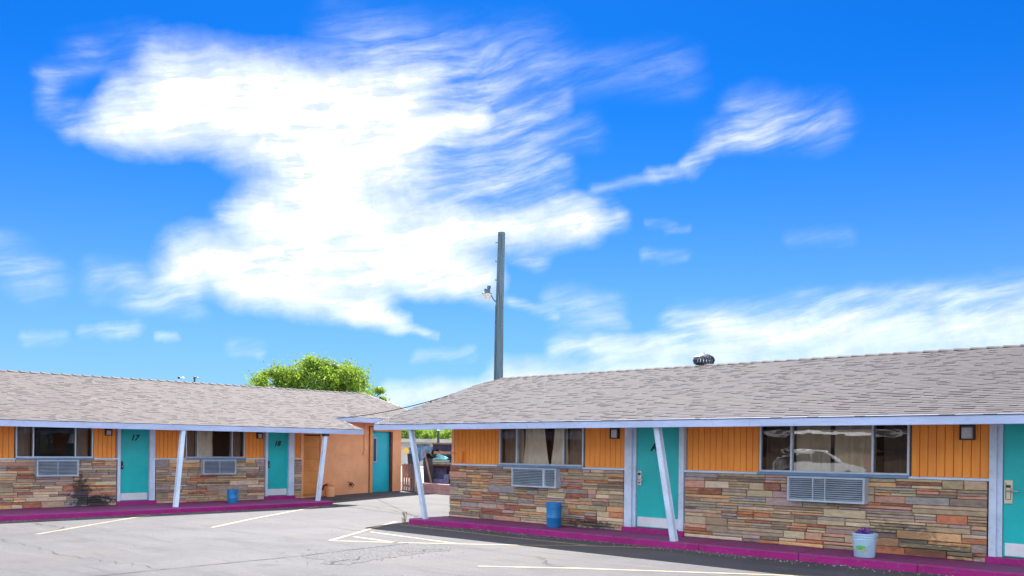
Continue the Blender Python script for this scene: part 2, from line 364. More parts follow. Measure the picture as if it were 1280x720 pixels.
def m_glass(name, tint, refl_ior, waves=0.02):
    m, k, b, o = new_mat(name)
    k.nt.nodes.remove(b)
    fr = k.node('ShaderNodeFresnel'); fr.inputs['IOR'].default_value = refl_ior
    tr = k.node('ShaderNodeBsdfTransparent'); tr.inputs['Color'].default_value = (*tint, 1)
    gl = k.node('ShaderNodeBsdfGlossy'); gl.inputs['Roughness'].default_value = 0.0
    gl.inputs['Color'].default_value = (1, 1, 1, 1)
    n = k.noise(k.mapping(geo_pos(k), scale=(1.0, 1.0, 2.4)), 2.2, 2, 0.4)
    bp = k.node('ShaderNodeBump'); bp.inputs['Strength'].default_value = 1.0; bp.inputs['Distance'].default_value = waves
    k.put(bp.inputs['Height'], n); k.nt.links.new(bp.outputs[0], gl.inputs['Normal'])
    mx = k.node('ShaderNodeMixShader')
    k.nt.links.new(fr.outputs[0], mx.inputs[0]); k.nt.links.new(tr.outputs[0], mx.inputs[1]); k.nt.links.new(gl.outputs[0], mx.inputs[2])
    k.nt.links.new(mx.outputs[0], o.inputs[0])
    return m
MT['glass'] = m_glass('window_glass', (0.95, 0.96, 0.95), 2.2, 0.00045)
MT['glass_dark'] = m_glass('screened_glass', (0.40, 0.38, 0.38), 1.5, 0.0012)
MT['glass_clear'] = m_glass('clear_glass', (0.93, 0.94, 0.95), 1.4, 0.0008)
MT['glass_mid'] = m_glass('tinted_glass', (0.66, 0.64, 0.62), 1.5, 0.0012)
MT['lampglass'] = painted('frosted_lamp_glass', (0.55, 0.56, 0.58), 0.3, 0.05, 9.0)

def m_leaf(name, ca, cb):
    m, k, b, o = new_mat(name)
    a = k.node('ShaderNodeAttribute', attribute_name='col')
    s = k.node('ShaderNodeSeparateColor'); k.nt.links.new(a.outputs['Color'], s.inputs[0])
    c = k.mix(s.outputs[0], ca, cb)
    k.put(b.inputs['Base Color'], c); b.inputs['Roughness'].default_value = 0.6
    tl = k.node('ShaderNodeBsdfTranslucent'); k.put(tl.inputs['Color'], k.mix(0.5, c, (0.42, 0.55, 0.03)))
    mx = k.node('ShaderNodeMixShader'); mx.inputs[0].default_value = 0.42
    k.nt.links.new(b.outputs[0], mx.inputs[1]); k.nt.links.new(tl.outputs[0], mx.inputs[2]); k.nt.links.new(mx.outputs[0], o.inputs[0])
    return m
MT['leaf'] = m_leaf('sunlit_leaves', (0.035, 0.11, 0.025), (0.17, 0.31, 0.03))
MT['leaf_dark'] = m_leaf('far_leaves', (0.035, 0.085, 0.03), (0.13, 0.22, 0.03))
MT['bark'] = painted('bark', (0.13, 0.10, 0.075), 0.9, 0.25, 4.0, 0.8)

MT['roofdeck'] = painted('roofing_felt', (0.10, 0.08, 0.09), 0.95, 0.1, 3.0)
MT['ventmetal'] = painted('galvanised_vent', (0.10, 0.11, 0.14), 0.45, 0.2, 8.0, metal=0.3)
MT['weed'] = painted('dry_weed', (0.25, 0.19, 0.09), 0.9, 0.2, 8.0)
MT['pole_metal'] = painted('blue_grey_lamp_metal', (0.10, 0.17, 0.22), 0.5, 0.1, 8.0)
MT['lampwhite'] = painted('white_lamp_refractor', (0.70, 0.70, 0.68), 0.3, 0.04, 8.0)
MT['brownwall'] = painted('brown_render', (0.16, 0.11, 0.08), 0.9, 0.15, 1.0)
MT['bag'] = painted('navy_plastic_bag', (0.03, 0.05, 0.12), 0.35, 0.2, 8.0)
MT['cabdark'] = painted('dark_purple_laminate', (0.05, 0.035, 0.06), 0.6, 0.15, 4.0)
MT['cabblue'] = painted('dark_blue_laminate', (0.03, 0.035, 0.09), 0.5, 0.2, 4.0)

# ------------------------------------------------------------------ mesh helpers
ORG = {}
def org(o): return ORG.get(o.name, Vector((0, 0, 0)))
class MB:
    def __init__(s, tf=None):
        s.v = []; s.f = []; s.c = []; s.tf = tf; s.col = None
    def add(s, vs, fs):
        n = len(s.v)
        for p in vs:
            s.v.append(tuple(s.tf(*p)) if s.tf else tuple(p))
            s.c.append(s.col)
        for f in fs:
            f = [i + n for i in f]
            s.f.append(f[::-1] if s.tf else f)
    def box(s, x0, x1, y0, y1, z0, z1):
        if x0 > x1: x0, x1 = x1, x0
        if y0 > y1: y0, y1 = y1, y0
        if z0 > z1: z0, z1 = z1, z0
        s.add([(x0, y0, z0), (x1, y0, z0), (x1, y1, z0), (x0, y1, z0), (x0, y0, z1), (x1, y0, z1), (x1, y1, z1), (x0, y1, z1)],
              [(0, 3, 2, 1), (4, 5, 6, 7), (0, 1, 5, 4), (1, 2, 6, 5), (2, 3, 7, 6), (3, 0, 4, 7)])
        return s
    def bbox(s, x0, x1, y0, y1, z0, z1, b=0.004):
        """box with chamfered edges toward +y (the outward side in facade space)"""
        if x0 > x1: x0, x1 = x1, x0
        v = [(x0, y0, z0), (x1, y0, z0), (x1, y0, z1), (x0, y0, z1),
             (x0, y1 - b, z0), (x1, y1 - b, z0), (x1, y1 - b, z1), (x0, y1 - b, z1),
             (x0 + b, y1, z0 + b), (x1 - b, y1, z0 + b), (x1 - b, y1, z1 - b), (x0 + b, y1, z1 - b)]
        f = [(0, 1, 2, 3)]
        for a in (0, 4):
            for i in range(4):
                j = (i + 1) % 4
                f.append((a + i, a + 4 + i, a + 4 + j, a + j))
        f.append((8, 11, 10, 9))
        s.add(v, f); return s
    def prism(s, poly, z0, z1):
        n = len(poly)
        s.add([(x, y, z0) for x, y in poly] + [(x, y, z1) for x, y in poly],
              [tuple(range(n))[::-1], tuple(range(n, 2 * n))] + [(i, (i + 1) % n, n + (i + 1) % n, n + i) for i in range(n)])
        return s
    def tube(s, pts, radii, n=8, caps=True, squash=None):
        pts = [Vector(p) for p in pts]
        if not isinstance(radii, (list, tuple)): radii = [radii] * len(pts)
        rings = []
        for i, p in enumerate(pts):
            t = (pts[min(i + 1, len(pts) - 1)] - pts[max(i - 1, 0)]).normalized()
            a = Vector((0, 0, 1)) if abs(t.z) < 0.9 else Vector((1, 0, 0))
            u = t.cross(a).normalized(); v = t.cross(u)
            rings.append([tuple(p + (u * math.cos(2 * PI * j / n) + v * math.sin(2 * PI * j / n)) * radii[i]) for j in range(n)])
        vs = [q for r in rings for q in r]; fs = []
        for i in range(len(pts) - 1):
            for j in range(n):
                fs.append((i * n + j, i * n + (j + 1) % n, (i + 1) * n + (j + 1) % n, (i + 1) * n + j))
        if caps:
            fs.append(tuple(range(n))[::-1]); fs.append(tuple(range((len(pts) - 1) * n, len(pts) * n)))
        s.add(vs, fs); return s
    def lathe(s, cx, cy, prof, n=24, a0=0.0):
        """profile of (r, z); closes its ends"""
        vs = []; fs = []
        for (r, z) in prof:
            for j in range(n):
                vs.append((cx + r * math.cos(a0 + 2 * PI * j / n), cy + r * math.sin(a0 + 2 * PI * j / n), z))
        for i in range(len(prof) - 1):
            for j in range(n):
                fs.append((i * n + j, i * n + (j + 1) % n, (i + 1) * n + (j + 1) % n, (i + 1) * n + j))
        fs.append(tuple(range(n))[::-1]); fs.append(tuple(range((len(prof) - 1) * n, len(prof) * n)))
        s.add(vs, fs); return s
    def mesh(s, name, mat, origin=Vector((0, 0, 0)), smooth=False):
        me = bpy.data.meshes.new(name)
        me.from_pydata([(a - origin.x, b - origin.y, c - origin.z) for a, b, c in s.v], [], s.f)
        if any(c is not None for c in s.c):
            at = me.color_attributes.new('col', 'FLOAT_COLOR', 'POINT')
            fl = []
            for c in s.c: fl += [*(c or (0.5, 0.5, 0.5)), 1.0]
            at.data.foreach_set('color', fl)
        if smooth: me.polygons.foreach_set('use_smooth', [True] * len(me.polygons))
        if mat: me.materials.append(mat)
        me.update()
        return me
    def build(s, name, mat, parent=None, smooth=False, origin=None, **props):
        og = org(parent) if parent else (origin or Vector((0, 0, 0)))
        if isinstance(mat, str): mat = MT[mat]
        ob = bpy.data.objects.new(name, s.mesh(name, mat, og, smooth))
        COL.objects.link(ob)
        if parent: ob.parent = parent; ORG[ob.name] = og
        else: ob.location = og; ORG[ob.name] = og
        for a, b in props.items(): ob[a] = b
        return ob
def thing(name, loc, label, cat, group=None):
    o = bpy.data.objects.new(name, None); COL.objects.link(o)
    o.location = loc; ORG[o.name] = Vector(loc); o.empty_display_size = 0.3
    o['label'] = label; o['category'] = cat
    if group: o['group'] = group
    return o
def smooth_by_angle(ob, deg=40):
    me = ob.data
    me.polygons.foreach_set('use_smooth', [True] * len(me.polygons))
    bm = bmesh.new(); bm.from_mesh(me)
    for e in bm.edges:
        if len(e.link_faces) == 2 and e.calc_face_angle(0) > math.radians(deg): e.smooth = False
    bm.to_mesh(me); bm.free()
def gz(x, y):
    t = min(1, max(0, y / 6.0)); t = t * t * (3 - 2 * t)
    return -0.12 + 0.17 * t
# ------------------------------------------------------------------ ground
g = MB(); g.add([(-2500, -2500, -0.17), (2500, -2500, -0.17), (2500, 2500, -0.17), (-2500, 2500, -0.17)], [(0, 1, 2, 3)])
g.build('ground', 'dirt', kind='structure')
g = MB()
xs = [-30 + i * 1.5 for i in range(48)]; ys = [-45 + i * 1.5 for i in range(30)] + [0.5 * i for i in range(25)]
vs = [(x, y, gz(x, y)) for y in ys for x in xs]; nx = len(xs)
fs = [(j * nx + i, j * nx + i + 1, (j + 1) * nx + i + 1, (j + 1) * nx + i) for j in range(len(ys) - 1) for i in range(nx - 1)]
g.add(vs, fs); g.build('parking_lot', 'asphalt', kind='structure')
def ribbon(mb, pts, wd, lift=0.004, jit=0.0):
    """flat strip following points on the ground"""
    P = [Vector((x, y, 0)) for x, y in pts]; vs = []
    for i, p in enumerate(P):
        t = (P[min(i + 1, len(P) - 1)] - P[max(i - 1, 0)]).normalized(); nrm = Vector((-t.y, t.x, 0))
        ww = (wd[i] if isinstance(wd, list) else wd) / 2
        for s_ in (-1, 1):
            q = p + nrm * s_ * ww * (1 + random.uniform(-jit, jit)); vs.append((q.x, q.y, gz(q.x, q.y) + lift))
    mb.add(vs, [(2 * i, 2 * i + 2, 2 * i + 3, 2 * i + 1) for i in range(len(P) - 1)])
def subdiv(pts, n):
    out = []
    for a, b in zip(pts[:-1], pts[1:]):
        for i in range(n): out.append((a[0] + (b[0] - a[0]) * i / n, a[1] + (b[1] - a[1]) * i / n))
    return out + [pts[-1]]
LINES = [[(1.89, -4.69), (-0.67, -1.04)], [(0.08, -1.52), (1.97, -1.63), (3.69, -1.74), (5.47, -1.72)],
         [(1.95, -4.66), (2.99, -3.95), (4.58, -2.72), (5.51, -1.82), (6.64, -1.12)],
         [(1.58, -3.92), (3.05, -4.0)], [(0.99, -3.08), (3.75, -3.30)], [(6.23, -5.19), (7.33, -4.3), (9.46, -2.9), (12.0, -1.3)],
         [(-2.59, -8.12), (-4.9, -5.57), (-5.85, -4.45)], [(-1.87, -4.96), (-3.24, -3.3), (-6.15, 0.60)]]
for L in LINES:
    g = MB(); ribbon(g, subdiv(L, 6), 0.085, 0.004, 0.12); g.build('parking_line', 'line', kind='structure')
g = MB()
PATCH = [(3.32, -6.26), (3.06, -5.71), (3.10, -5.1), (3.17, -4.46), (3.24, -3.98), (3.6, -3.7), (3.95, -3.62), (4.25, -3.9), (4.44, -4.13), (4.40, -4.5), (4.50, -4.82), (4.55, -5.3), (4.67, -5.82), (4.9, -6.5), (4.6, -6.7), (4.16, -6.4), (3.7, -6.5)]
cx = sum(p[0] for p in PATCH) / len(PATCH); cy = sum(p[1] for p in PATCH) / len(PATCH)
pl = []
for a, b in zip(PATCH, PATCH[1:] + PATCH[:1]):
    for i in range(4):
        x = a[0] + (b[0] - a[0]) * i / 4 + random.uniform(-.06, .06); y = a[1] + (b[1] - a[1]) * i / 4 + random.uniform(-.06, .06)
        pl.append((x, y))
g.add([(cx, cy, -0.115)] + [(x, y, -0.1165) for x, y in pl], [(0, i + 1, (i + 1) % len(pl) + 1) for i in range(len(pl))])
g.build('asphalt_patch', 'patch', kind='structure')
def crack(pts, wd, n=14, wob=0.04):
    q = subdiv(pts, n); q = [(x + random.uniform(-wob, wob), y + random.uniform(-wob, wob) * 1.5) for x, y in q]
    g = MB(); ribbon(g, q, [wd * random.uniform(0.35, 1.3) for _ in q], 0.008); g.build('pavement_crack', 'crack', kind='structure')
crack([(3.7, -10.5), (3.58, -8.31), (3.54, -6.48), (3.27, -4.54), (3.15, -3.9)], 0.03, 14, 0.015)
crack([(6.05, -3.7), (6.45, -4.0), (6.72, -4.24), (7.09, -4.37)], 0.018, 7, 0.05)
crack([(-5.2, -7.3), (-4.4, -7.28), (-3.8, -7.2), (-3.32, -7.44)], 0.03, 5, 0.04)
crack([(4.35, -4.1), (4.1, -4.35), (4.3, -4.6), (4.0, -4.9)], 0.025, 5, 0.04)
crack([(4.6, -6.6), (4.4, -6.3), (4.45, -6.0), (4.2, -5.8)], 0.03, 5, 0.05)
crack([(-9.0, 1.9), (-4.5, 1.4), (-1.8, 0.6), (-0.2, -1.2)], 0.02, 10, 0.05)
crack([(8.4, -6.5), (9.5, -5.4), (10.4, -5.2)], 0.015, 8, 0.05)
crack([(-6.5, -9.6), (-2.0, -8.9), (1.2, -9.0), (3.5, -8.6)], 0.012, 12, 0.06)

# sidewalks (painted kerb slabs)
def slab(name, poly):
    z1 = 0.0; b = 0.018
    cxm = sum(p[0] for p in poly) / len(poly); cym = sum(p[1] for p in poly) / len(poly)
    n = len(poly)
    # densify edges for a slightly chipped kerb
    pp = []
    for a, c in zip(poly, poly[1:] + poly[:1]):
        d = math.hypot(c[0] - a[0], c[1] - a[1]); m = max(1, int(d / 0.25))
        for i in range(m):
            jx = random.uniform(-.008, .008) if i else 0
            pp.append((a[0] + (c[0] - a[0]) * i / m + jx, a[1] + (c[1] - a[1]) * i / m + jx))
    n = len(pp); inner = []
    for i in range(n):
        a = Vector(pp[i - 1]); c = Vector(pp[(i + 1) % n]); t = (c - a).normalized()
        nr = Vector((-t.y, t.x)); inner.append((pp[i][0] + nr.x * b, pp[i][1] + nr.y * b))
    vs = [(x, y, -0.6) for x, y in pp] + [(x, y, z1 - b) for x, y in pp] + [(x, y, z1) for x, y in inner]
    fs = [(i, (i + 1) % n, n + (i + 1) % n, n + i) for i in range(n)] + [(n + i, n + (i + 1) % n, 2 * n + (i + 1) % n, 2 * n + i) for i in range(n)]
    fs.append(tuple(range(2 * n, 3 * n)))
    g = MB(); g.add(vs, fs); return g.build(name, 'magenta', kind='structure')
slab('sidewalk', [(-0.03, -1.20), (0.10, -1.29), (0.55, -1.14), (1.3, -1.0), (18.0, -0.97), (18.0, 0.03), (-0.03, 0.03)])
slab('sidewalk', [(-8.25, -14.0), (-6.12, -14.0), (-6.15, -1.9), (-6.30, 0.9), (-6.42, 1.30), (-6.9, 1.48), (-8.25, 1.44)])

# ------------------------------------------------------------------ buildings
def tfR(s, o, z): return (s, -o, z)
XL = -8.22
def tfL(s, o, z): return (XL + o, s, z)
GUARD = 0
PAL = [((0.54, 0.41, 0.25), 15), ((0.39, 0.29, 0.19), 12), ((0.63, 0.48, 0.30), 12), ((0.38, 0.105, 0.06), 7), ((0.60, 0.19, 0.075), 6), ((0.66, 0.33, 0.23), 8),
       ((0.80, 0.44, 0.18), 8), ((0.78, 0.63, 0.42), 9), ((0.38, 0.35, 0.35), 8), ((0.25, 0.19, 0.15), 6), ((0.48, 0.35, 0.34), 9)]
def stone_layout(s0, s1, z0, z1):
    """courses of split ledgestone: bands, cut into runs, runs split into one to three stones"""
    out = []; z = z0
    while z < z1 - 0.01:
        h = random.uniform(0.10, 0.17)
        if z1 - z - h < 0.08: h = z1 - z
        s = s0
        while s < s1 - 0.01:
            ln = random.choice([0.32, 0.45, 0.6, 0.8, 1.0]) * random.uniform(0.85, 1.2)
            if s1 - s - ln < 0.16: ln = s1 - s
            k = random.choices([1, 2, 3], [0.12, 0.46, 0.42])[0] if h > 0.13 else random.choice([1, 2, 2])
            cuts = [0] + sorted([(i + random.uniform(-.18, .18)) / k for i in range(1, k)]) + [1]
            for a, b in zip(cuts[:-1], cuts[1:]):
                za, zb = z + a * h, z + b * h
                if ln > 0.5 and random.random() < 0.5:
                    c = random.uniform(0.35, 0.65); out.append((s, s + ln * c, za, zb)); out.append((s + ln * c, s + ln, za, zb))
                else: out.append((s, s + ln, za, zb))
            s += ln
        z += h
    return out
def pick(pal):
    r = random.uniform(0, sum(q for _, q in pal))
    for c, q in pal:
        r -= q
        if r <= 0: break
    v = random.uniform(0.78, 1.2)
    return tuple(min(1, x * v * random.uniform(0.93, 1.07)) for x in c)
def stone_mesh(mb, q):
    s0, s1, z0, z1 = q; g = random.uniform(0.004, 0.008)
    s0 += g; s1 -= g; z0 += g * 0.8; z1 -= g * 0.8
    o = random.uniform(-0.002, 0.028); j = lambda a: random.uniform(-a, a)
    e = 0.35 * min(0.05, z1 - z0); r = min(0.009, (z1 - z0) * 0.22)
    ring = [(s0, z0), (s1, z0), (s1, z1), (s0, z1)]
    jt = [(j(e * 0.4), j(0.0035)) for _ in range(4)]
    ring = [(a + b[0] * (1 if i in (1, 2) else 1) * 0.5, c + b[1]) for i, ((a, c), b) in enumerate(zip(ring, jt))]
    inn = [(ring[0][0] + r, ring[0][1] + r), (ring[1][0] - r, ring[1][1] + r), (ring[2][0] - r, ring[2][1] - r), (ring[3][0] + r, ring[3][1] - r)]
    mb.col = pick(PAL)
    v = [(a, -0.03, c) for a, c in ring] + [(a, o - r * 0.8, c) for a, c in ring] + [(a, o + j(0.005), c) for a, c in inn]
    f = [(0, 1, 2, 3)]
    for b in (0, 4):
        for i in range(4):
            k = (i + 1) % 4; f.append((b + i, b + 4 + i, b + 4 + k, b + k))
    f.append((8, 11, 10, 9))
    mb.add(v, f)
def stone_walls(root, tf, ranges, near):
    quads = []
    for (s0, s1) in ranges: quads += stone_layout(s0, s1, 0.0, 1.185)
    wl = MB(tf)
    for (s0, s1) in ranges: wl.box(s0 + 0.01, s1 - 0.01, -0.16, -0.012, -0.3, 1.185)
    wall = wl.build('stone_wall', 'mortar', root)
    def size(q):
        p = Vector(tf((q[0] + q[1]) / 2, 0, (q[2] + q[3]) / 2)); d = (p - CAM)
        vis = 1.0 if near(q) else 0.0
        return vis * (q[1] - q[0]) * (q[3] - q[2]) / d.length_squared
    quads.sort(key=size, reverse=True)
    for q in quads[:300]:
        m = MB(tf); stone_mesh(m, q); m.build('stone', 'stone', wall)
    if len(quads) > 300:
        m = MB(tf)
        for q in quads[300:]: stone_mesh(m, q)
        m.build('small_stone', 'stone', wall, kind='stuff')
def boards(root, tf, s0, s1, w=0.125):
    n = max(2, round((s1 - s0) / w)); w = (s1 - s0) / n
    b = MB(tf); b.box(s0, s1, -0.16, -0.085, 1.185, 2.1); p = b.build('board_panel', 'orange_back', root)
    for i in range(n):
        m = MB(tf); m.bbox(s0 + i * w + 0.004, s0 + (i + 1) * w - 0.004, -0.084, -0.062 + random.uniform(-.0015, .0015), 1.225, 2.098, 0.005)
        m.build('board', 'orange', p)
    t = MB(tf); t.bbox(s0 - 0.02, s1 + 0.02, -0.16, 0.012, 1.187, 1.226, 0.004); t.build('ledge_trim', 'trim', root)
def drape(mb, s0, s1, z0, z1, o, amp=0.03, freq=24, taper=None, rnd=0):
    """pleated cloth; taper(t) gives the (start, end) of the cloth at height t"""
    nu, nv = max(10, int((s1 - s0) * 44)), 10
    vs = []
    for j in range(nv + 1):
        t = j / nv; z = z0 + (z1 - z0) * t
        a, b = taper(t) if taper else (s0, s1)
        for i in range(nu + 1):
            u = i / nu; ph = freq * (s0 + (s1 - s0) * u) + rnd
            vs.append((a + (b - a) * u, o + amp * math.sin(ph) * (0.6 + 0.4 * math.sin(ph * 0.37 + 1)) + 0.01 * math.sin(t * 5 + ph * .5), z))
    mb.add(vs, [(j * (nu + 1) + i, j * (nu + 1) + i + 1, (j + 1) * (nu + 1) + i + 1, (j + 1) * (nu + 1) + i) for j in range(nv) for i in range(nu)])
def window(root, tf, s0, m1, m2, s1, cur, side='glass_mid', mid='glass'):
    f = MB(tf)
    f.bbox(s0, s0 + 0.035, -0.11, -0.03, 1.235, 2.08); f.bbox(s1 - 0.035, s1, -0.11, -0.03, 1.235, 2.08)
    f.box(s0 + 0.035, s1 - 0.035, -0.11, -0.032, 2.035, 2.08); f.box(s0 + 0.035, s1 - 0.035, -0.11, -0.032, 1.235, 1.268)
    fr = f.build('window', 'alu', root)
    for mm in (m1, m2):
        k = MB(tf); k.bbox(mm - 0.017, mm + 0.017, -0.10, -0.025, 1.268, 2.035); k.build('mullion', 'alu', fr)
    sl = MB(tf); sl.bbox(s0 - 0.01, s1 + 0.01, -0.15, 0.03, 1.187, 1.232, 0.005); sl.build('sill', 'trim_blue', fr)
    for (a, b, mt) in ((s0 + .035, m1 - .017, side), (m1 + .017, m2 - .017, mid), (m2 + .017, s1 - .035, side)):
        p = MB(tf); p.add([(a, -0.07, 1.268), (b, -0.07, 1.268), (b, -0.07, 2.035), (a, -0.07, 2.035)], [(3, 2, 1, 0)]); p.build('pane', mt, fr)
    for c in cur:
        d = MB(tf); drape(d, c[0], c[1], 1.21, 2.09, -0.22 - 0.02 * random.random(), c[3] if len(c) > 3 else 0.03, c[4] if len(c) > 4 else 38, c[5] if len(c) > 5 else None, c[0] * 7)
        d.build('curtain', c[2], fr, smooth=True)
    return fr
MT['trim_blue'] = painted('blue_grey_sill_paint', (0.16, 0.30, 0.50), 0.5, 0.08, 3.0, dirt=((0.10, 0.14, 0.2), 0.4))
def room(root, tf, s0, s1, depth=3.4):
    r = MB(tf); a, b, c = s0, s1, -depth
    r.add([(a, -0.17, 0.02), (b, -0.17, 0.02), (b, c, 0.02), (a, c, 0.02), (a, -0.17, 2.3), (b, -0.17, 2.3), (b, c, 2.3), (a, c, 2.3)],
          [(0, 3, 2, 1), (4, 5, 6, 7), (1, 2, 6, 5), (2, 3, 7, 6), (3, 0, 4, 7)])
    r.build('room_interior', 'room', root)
def text_on(root, tf, body, s, z, size, o, shear=0.25, bold=0.006):
    cu = bpy.data.curves.new('door_number', 'FONT'); cu.body = body; cu.size = size; cu.shear = shear
    cu.extrude = 0.004; cu.offset = bold; cu.align_x = 'CENTER'; cu.align_y = 'CENTER'
    ob = bpy.data.objects.new('door_number', cu); COL.objects.link(ob)
    bpy.context.view_layer.update()
    me = bpy.data.meshes.new_from_object(ob); bpy.data.objects.remove(ob)
    wd = Vector(tf(1, 0, 0)) - Vector(tf(0, 0, 0)); nm = Vector(tf(0, 1, 0)) - Vector(tf(0, 0, 0)); p0 = Vector(tf(s, o, z)) - org(root)
    right = wd if nm.cross(wd).z > 0 else wd
    if Vector((0, 0, 1)).cross(nm).dot(wd) < 0: right = -wd
    me.transform(Matrix((right, Vector((0, 0, 1)), nm)).transposed().to_4x4())
    me.transform(Matrix.Translation(p0))
    me.materials.clear(); me.materials.append(MT['black'])
    o2 = bpy.data.objects.new('door_number', me); COL.objects.link(o2); o2.parent = root; ORG[o2.name] = org(root)
def door(root, tf, s0, s1, jl, jr, num=None, nums=0.0, numz=1.76, lock='steel', side=1):
    fr = MB(tf)
    lo = s0 - 0.07 if s0 - jl > 0.12 else s0
    fr.bbox(jl, lo if lo < s0 else s0 - 0.004, -0.16, 0.02, 0.02, 2.1, 0.005)
    if lo < s0: fr.bbox(lo, s0 - 0.003, -0.16, -0.03, 0.02, 2.1, 0.004)
    fr.bbox(s1 + 0.003, jr, -0.16, 0.02, 0.02, 2.1, 0.005)
    fr.box(s0 - 0.003, s1 + 0.003, -0.16, -0.02, 2.06, 2.1)
    fr.build('door_frame', 'trim', root)
    d = MB(tf); d.bbox(s0 + 0.003, s1 - 0.003, -0.14, -0.065, 0.10, 2.058, 0.003); dr = d.build('door', 'teal', root)
    k = MB(tf); k.bbox(s0 + 0.03, s1 - 0.03, -0.065, -0.060, 0.115, 0.30, 0.002); k.build('kick_plate', 'white', dr)
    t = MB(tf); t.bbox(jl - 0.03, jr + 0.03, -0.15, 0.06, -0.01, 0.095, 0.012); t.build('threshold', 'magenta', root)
    ls = s0 + 0.075
    if lock == 'card':
        p = MB(tf); p.bbox(ls - 0.055, ls + 0.055, -0.065, -0.035, 0.87, 1.21, 0.006); pl = p.build('lock_plate', 'cream', dr)
        q = MB(tf); q.box(ls - 0.032, ls + 0.032, -0.035, -0.030, 1.10, 1.14); q.box(ls - 0.036, ls - 0.028, -0.035, -0.031, 0.93, 1.17); q.box(ls - 0.028, ls + 0.036, -0.035, -0.031, 0.93, 0.938)
        q.box(ls + 0.030, ls + 0.036, -0.035, -0.031, 0.938, 1.09); q.build('card_slot', 'dark', dr)
        h = MB(tf); h.tube([(ls, -0.035, 1.055), (ls, 0.02, 1.055), (ls + 0.05, 0.03, 1.055), (ls + 0.16, 0.03, 1.058)], 0.011, 8); h.build('handle', 'chrome', dr, smooth=True)
    elif lock == 'steel':
        p = MB(tf); p.bbox(ls - 0.045, ls + 0.045, -0.065, -0.04, 0.90, 1.19, 0.006); p.build('lock_plate', 'chrome', dr)
        q = MB(tf); q.box(ls - 0.03, ls + 0.03, -0.04, -0.034, 1.10, 1.15); q.box(ls - 0.02, ls + 0.03, -0.04, -0.034, 0.95, 0.97); q.build('card_slot', 'dark', dr)
        h = MB(tf); h.tube([(ls, -0.04, 1.02), (ls, 0.01, 1.02), (ls + 0.12, 0.015, 1.02)], 0.011, 8); h.build('handle', 'chrome', dr, smooth=True)
    else:
        p = MB(tf); p.bbox(ls - 0.035, ls + 0.02, -0.065, -0.045, 0.93, 1.14, 0.005); p.build('lock_plate', 'dark', dr)
        h = MB(tf); h.tube([(ls - 0.01, -0.045, 1.0), (ls - 0.01, 0.0, 1.0)], [0.012, 0.028], 10); h.build('handle', 'chrome', dr, smooth=True)
    if num: text_on(dr, tf, num, nums, numz, 0.21, -0.060)
def air_con(root, tf, s0, s1, z0, z1, divider):
    h = MB(tf); t = 0.035
    h.box(s0, s1, -0.01, 0.10, z0, z1)
    h.bbox(s0, s0 + t, 0.10, 0.165, z0, z1, 0.004); h.bbox(s1 - t, s1, 0.10, 0.165, z0, z1, 0.004)
    h.bbox(s0 + t, s1 - t, 0.10, 0.165, z1 - t, z1, 0.004); h.bbox(s0 + t, s1 - t, 0.10, 0.165, z0, z0 + t, 0.004)
    a = h.build('air_conditioner', 'metal', root)
    b = MB(tf); b.box(s0 + t, s1 - t, 0.101, 0.106, z0 + t, z1 - t); b.build('grille_recess', 'acdark', a)
    n = 10; ph = (z1 - z0 - 2 * t) / n
    for i in range(n):
        zc = z0 + t + (i + 0.5) * ph; m = MB(tf)
        x0, x1 = s0 + t + 0.002, s1 - t - 0.002
        m.add([(x0, 0.112, zc + ph * .18), (x1, 0.112, zc + ph * .18), (x1, 0.158, zc - ph * .28), (x0, 0.158, zc - ph * .28),
               (x0, 0.112, zc + ph * .30), (x1, 0.112, zc + ph * .30), (x1, 0.158, zc - ph * .10), (x0, 0.158, zc - ph * .10)],
              [(0, 3, 2, 1), (4, 5, 6, 7), (0, 1, 5, 4), (1, 2, 6, 5), (2, 3, 7, 6), (3, 0, 4, 7)])
        m.build('slat', 'metal', a)
    for dv in divider:
        m = MB(tf); c = s0 + (s1 - s0) * dv[0]; m.box(c - dv[1], c + dv[1], 0.108, 0.161, z0 + t, z1 - t); m.build('divider', 'metal', a)
MT['acdark'] = painted('grille_shadow_paint', (0.05, 0.08, 0.13), 0.7, 0.1, 4.0)
def wall_lamp(root, tf, s, z, w=0.085, h=0.115):
    b = MB(tf); b.bbox(s - w - 0.012, s + w + 0.012, -0.062, 0.02, z + h - 0.05, z + h + 0.03, 0.006); b.box(s - w, s + w, -0.062, -0.05, z - h, z + h)
    b.box(s - w - 0.012, s - w, -0.062, 0.02, z - h, z + h - 0.05); b.box(s + w, s + w + 0.012, -0.062, 0.02, z - h, z + h - 0.05)
    b.box(s - w - 0.012, s + w + 0.012, -0.062, 0.022, z - h - 0.012, z - h)
    o = b.build('wall_lamp', 'dark', root)
    g_ = MB(tf); g_.bbox(s - w + 0.004, s + w - 0.004, -0.05, 0.014, z - h + 0.004, z + h - 0.055, 0.02); g_.build('lamp_glass', 'lampglass', o)
def post(root, p0, p1, r=0.055, label=None):
    """square leaning post from p0 (foot) to p1 (head)"""
    a, b = Vector(p0), Vector(p1); ax = Vector((1, 0, 0)); ay = Vector((0, 1, 0)); vs = []; c = 0.008
    for p in (a, b):
        for (i, j) in ((-1, -1), (1, -1), (1, 1), (-1, 1)):
            for (ci, cj) in (((c, 0), (0, c)) if i * j > 0 else ((0, c), (c, 0))):
                q = p + ax * (i * (r - ci)) + ay * (j * (r - cj)); vs.append(tuple(q))
    g_ = MB(); g_.add(vs, [tuple(range(8))[::-1], tuple(range(8, 16))] + [(i, (i + 1) % 8, 8 + (i + 1) % 8, 8 + i) for i in range(8)])
    o = g_.build('porch_post', 'trim', root)
    if label: o['label'] = label
    return o
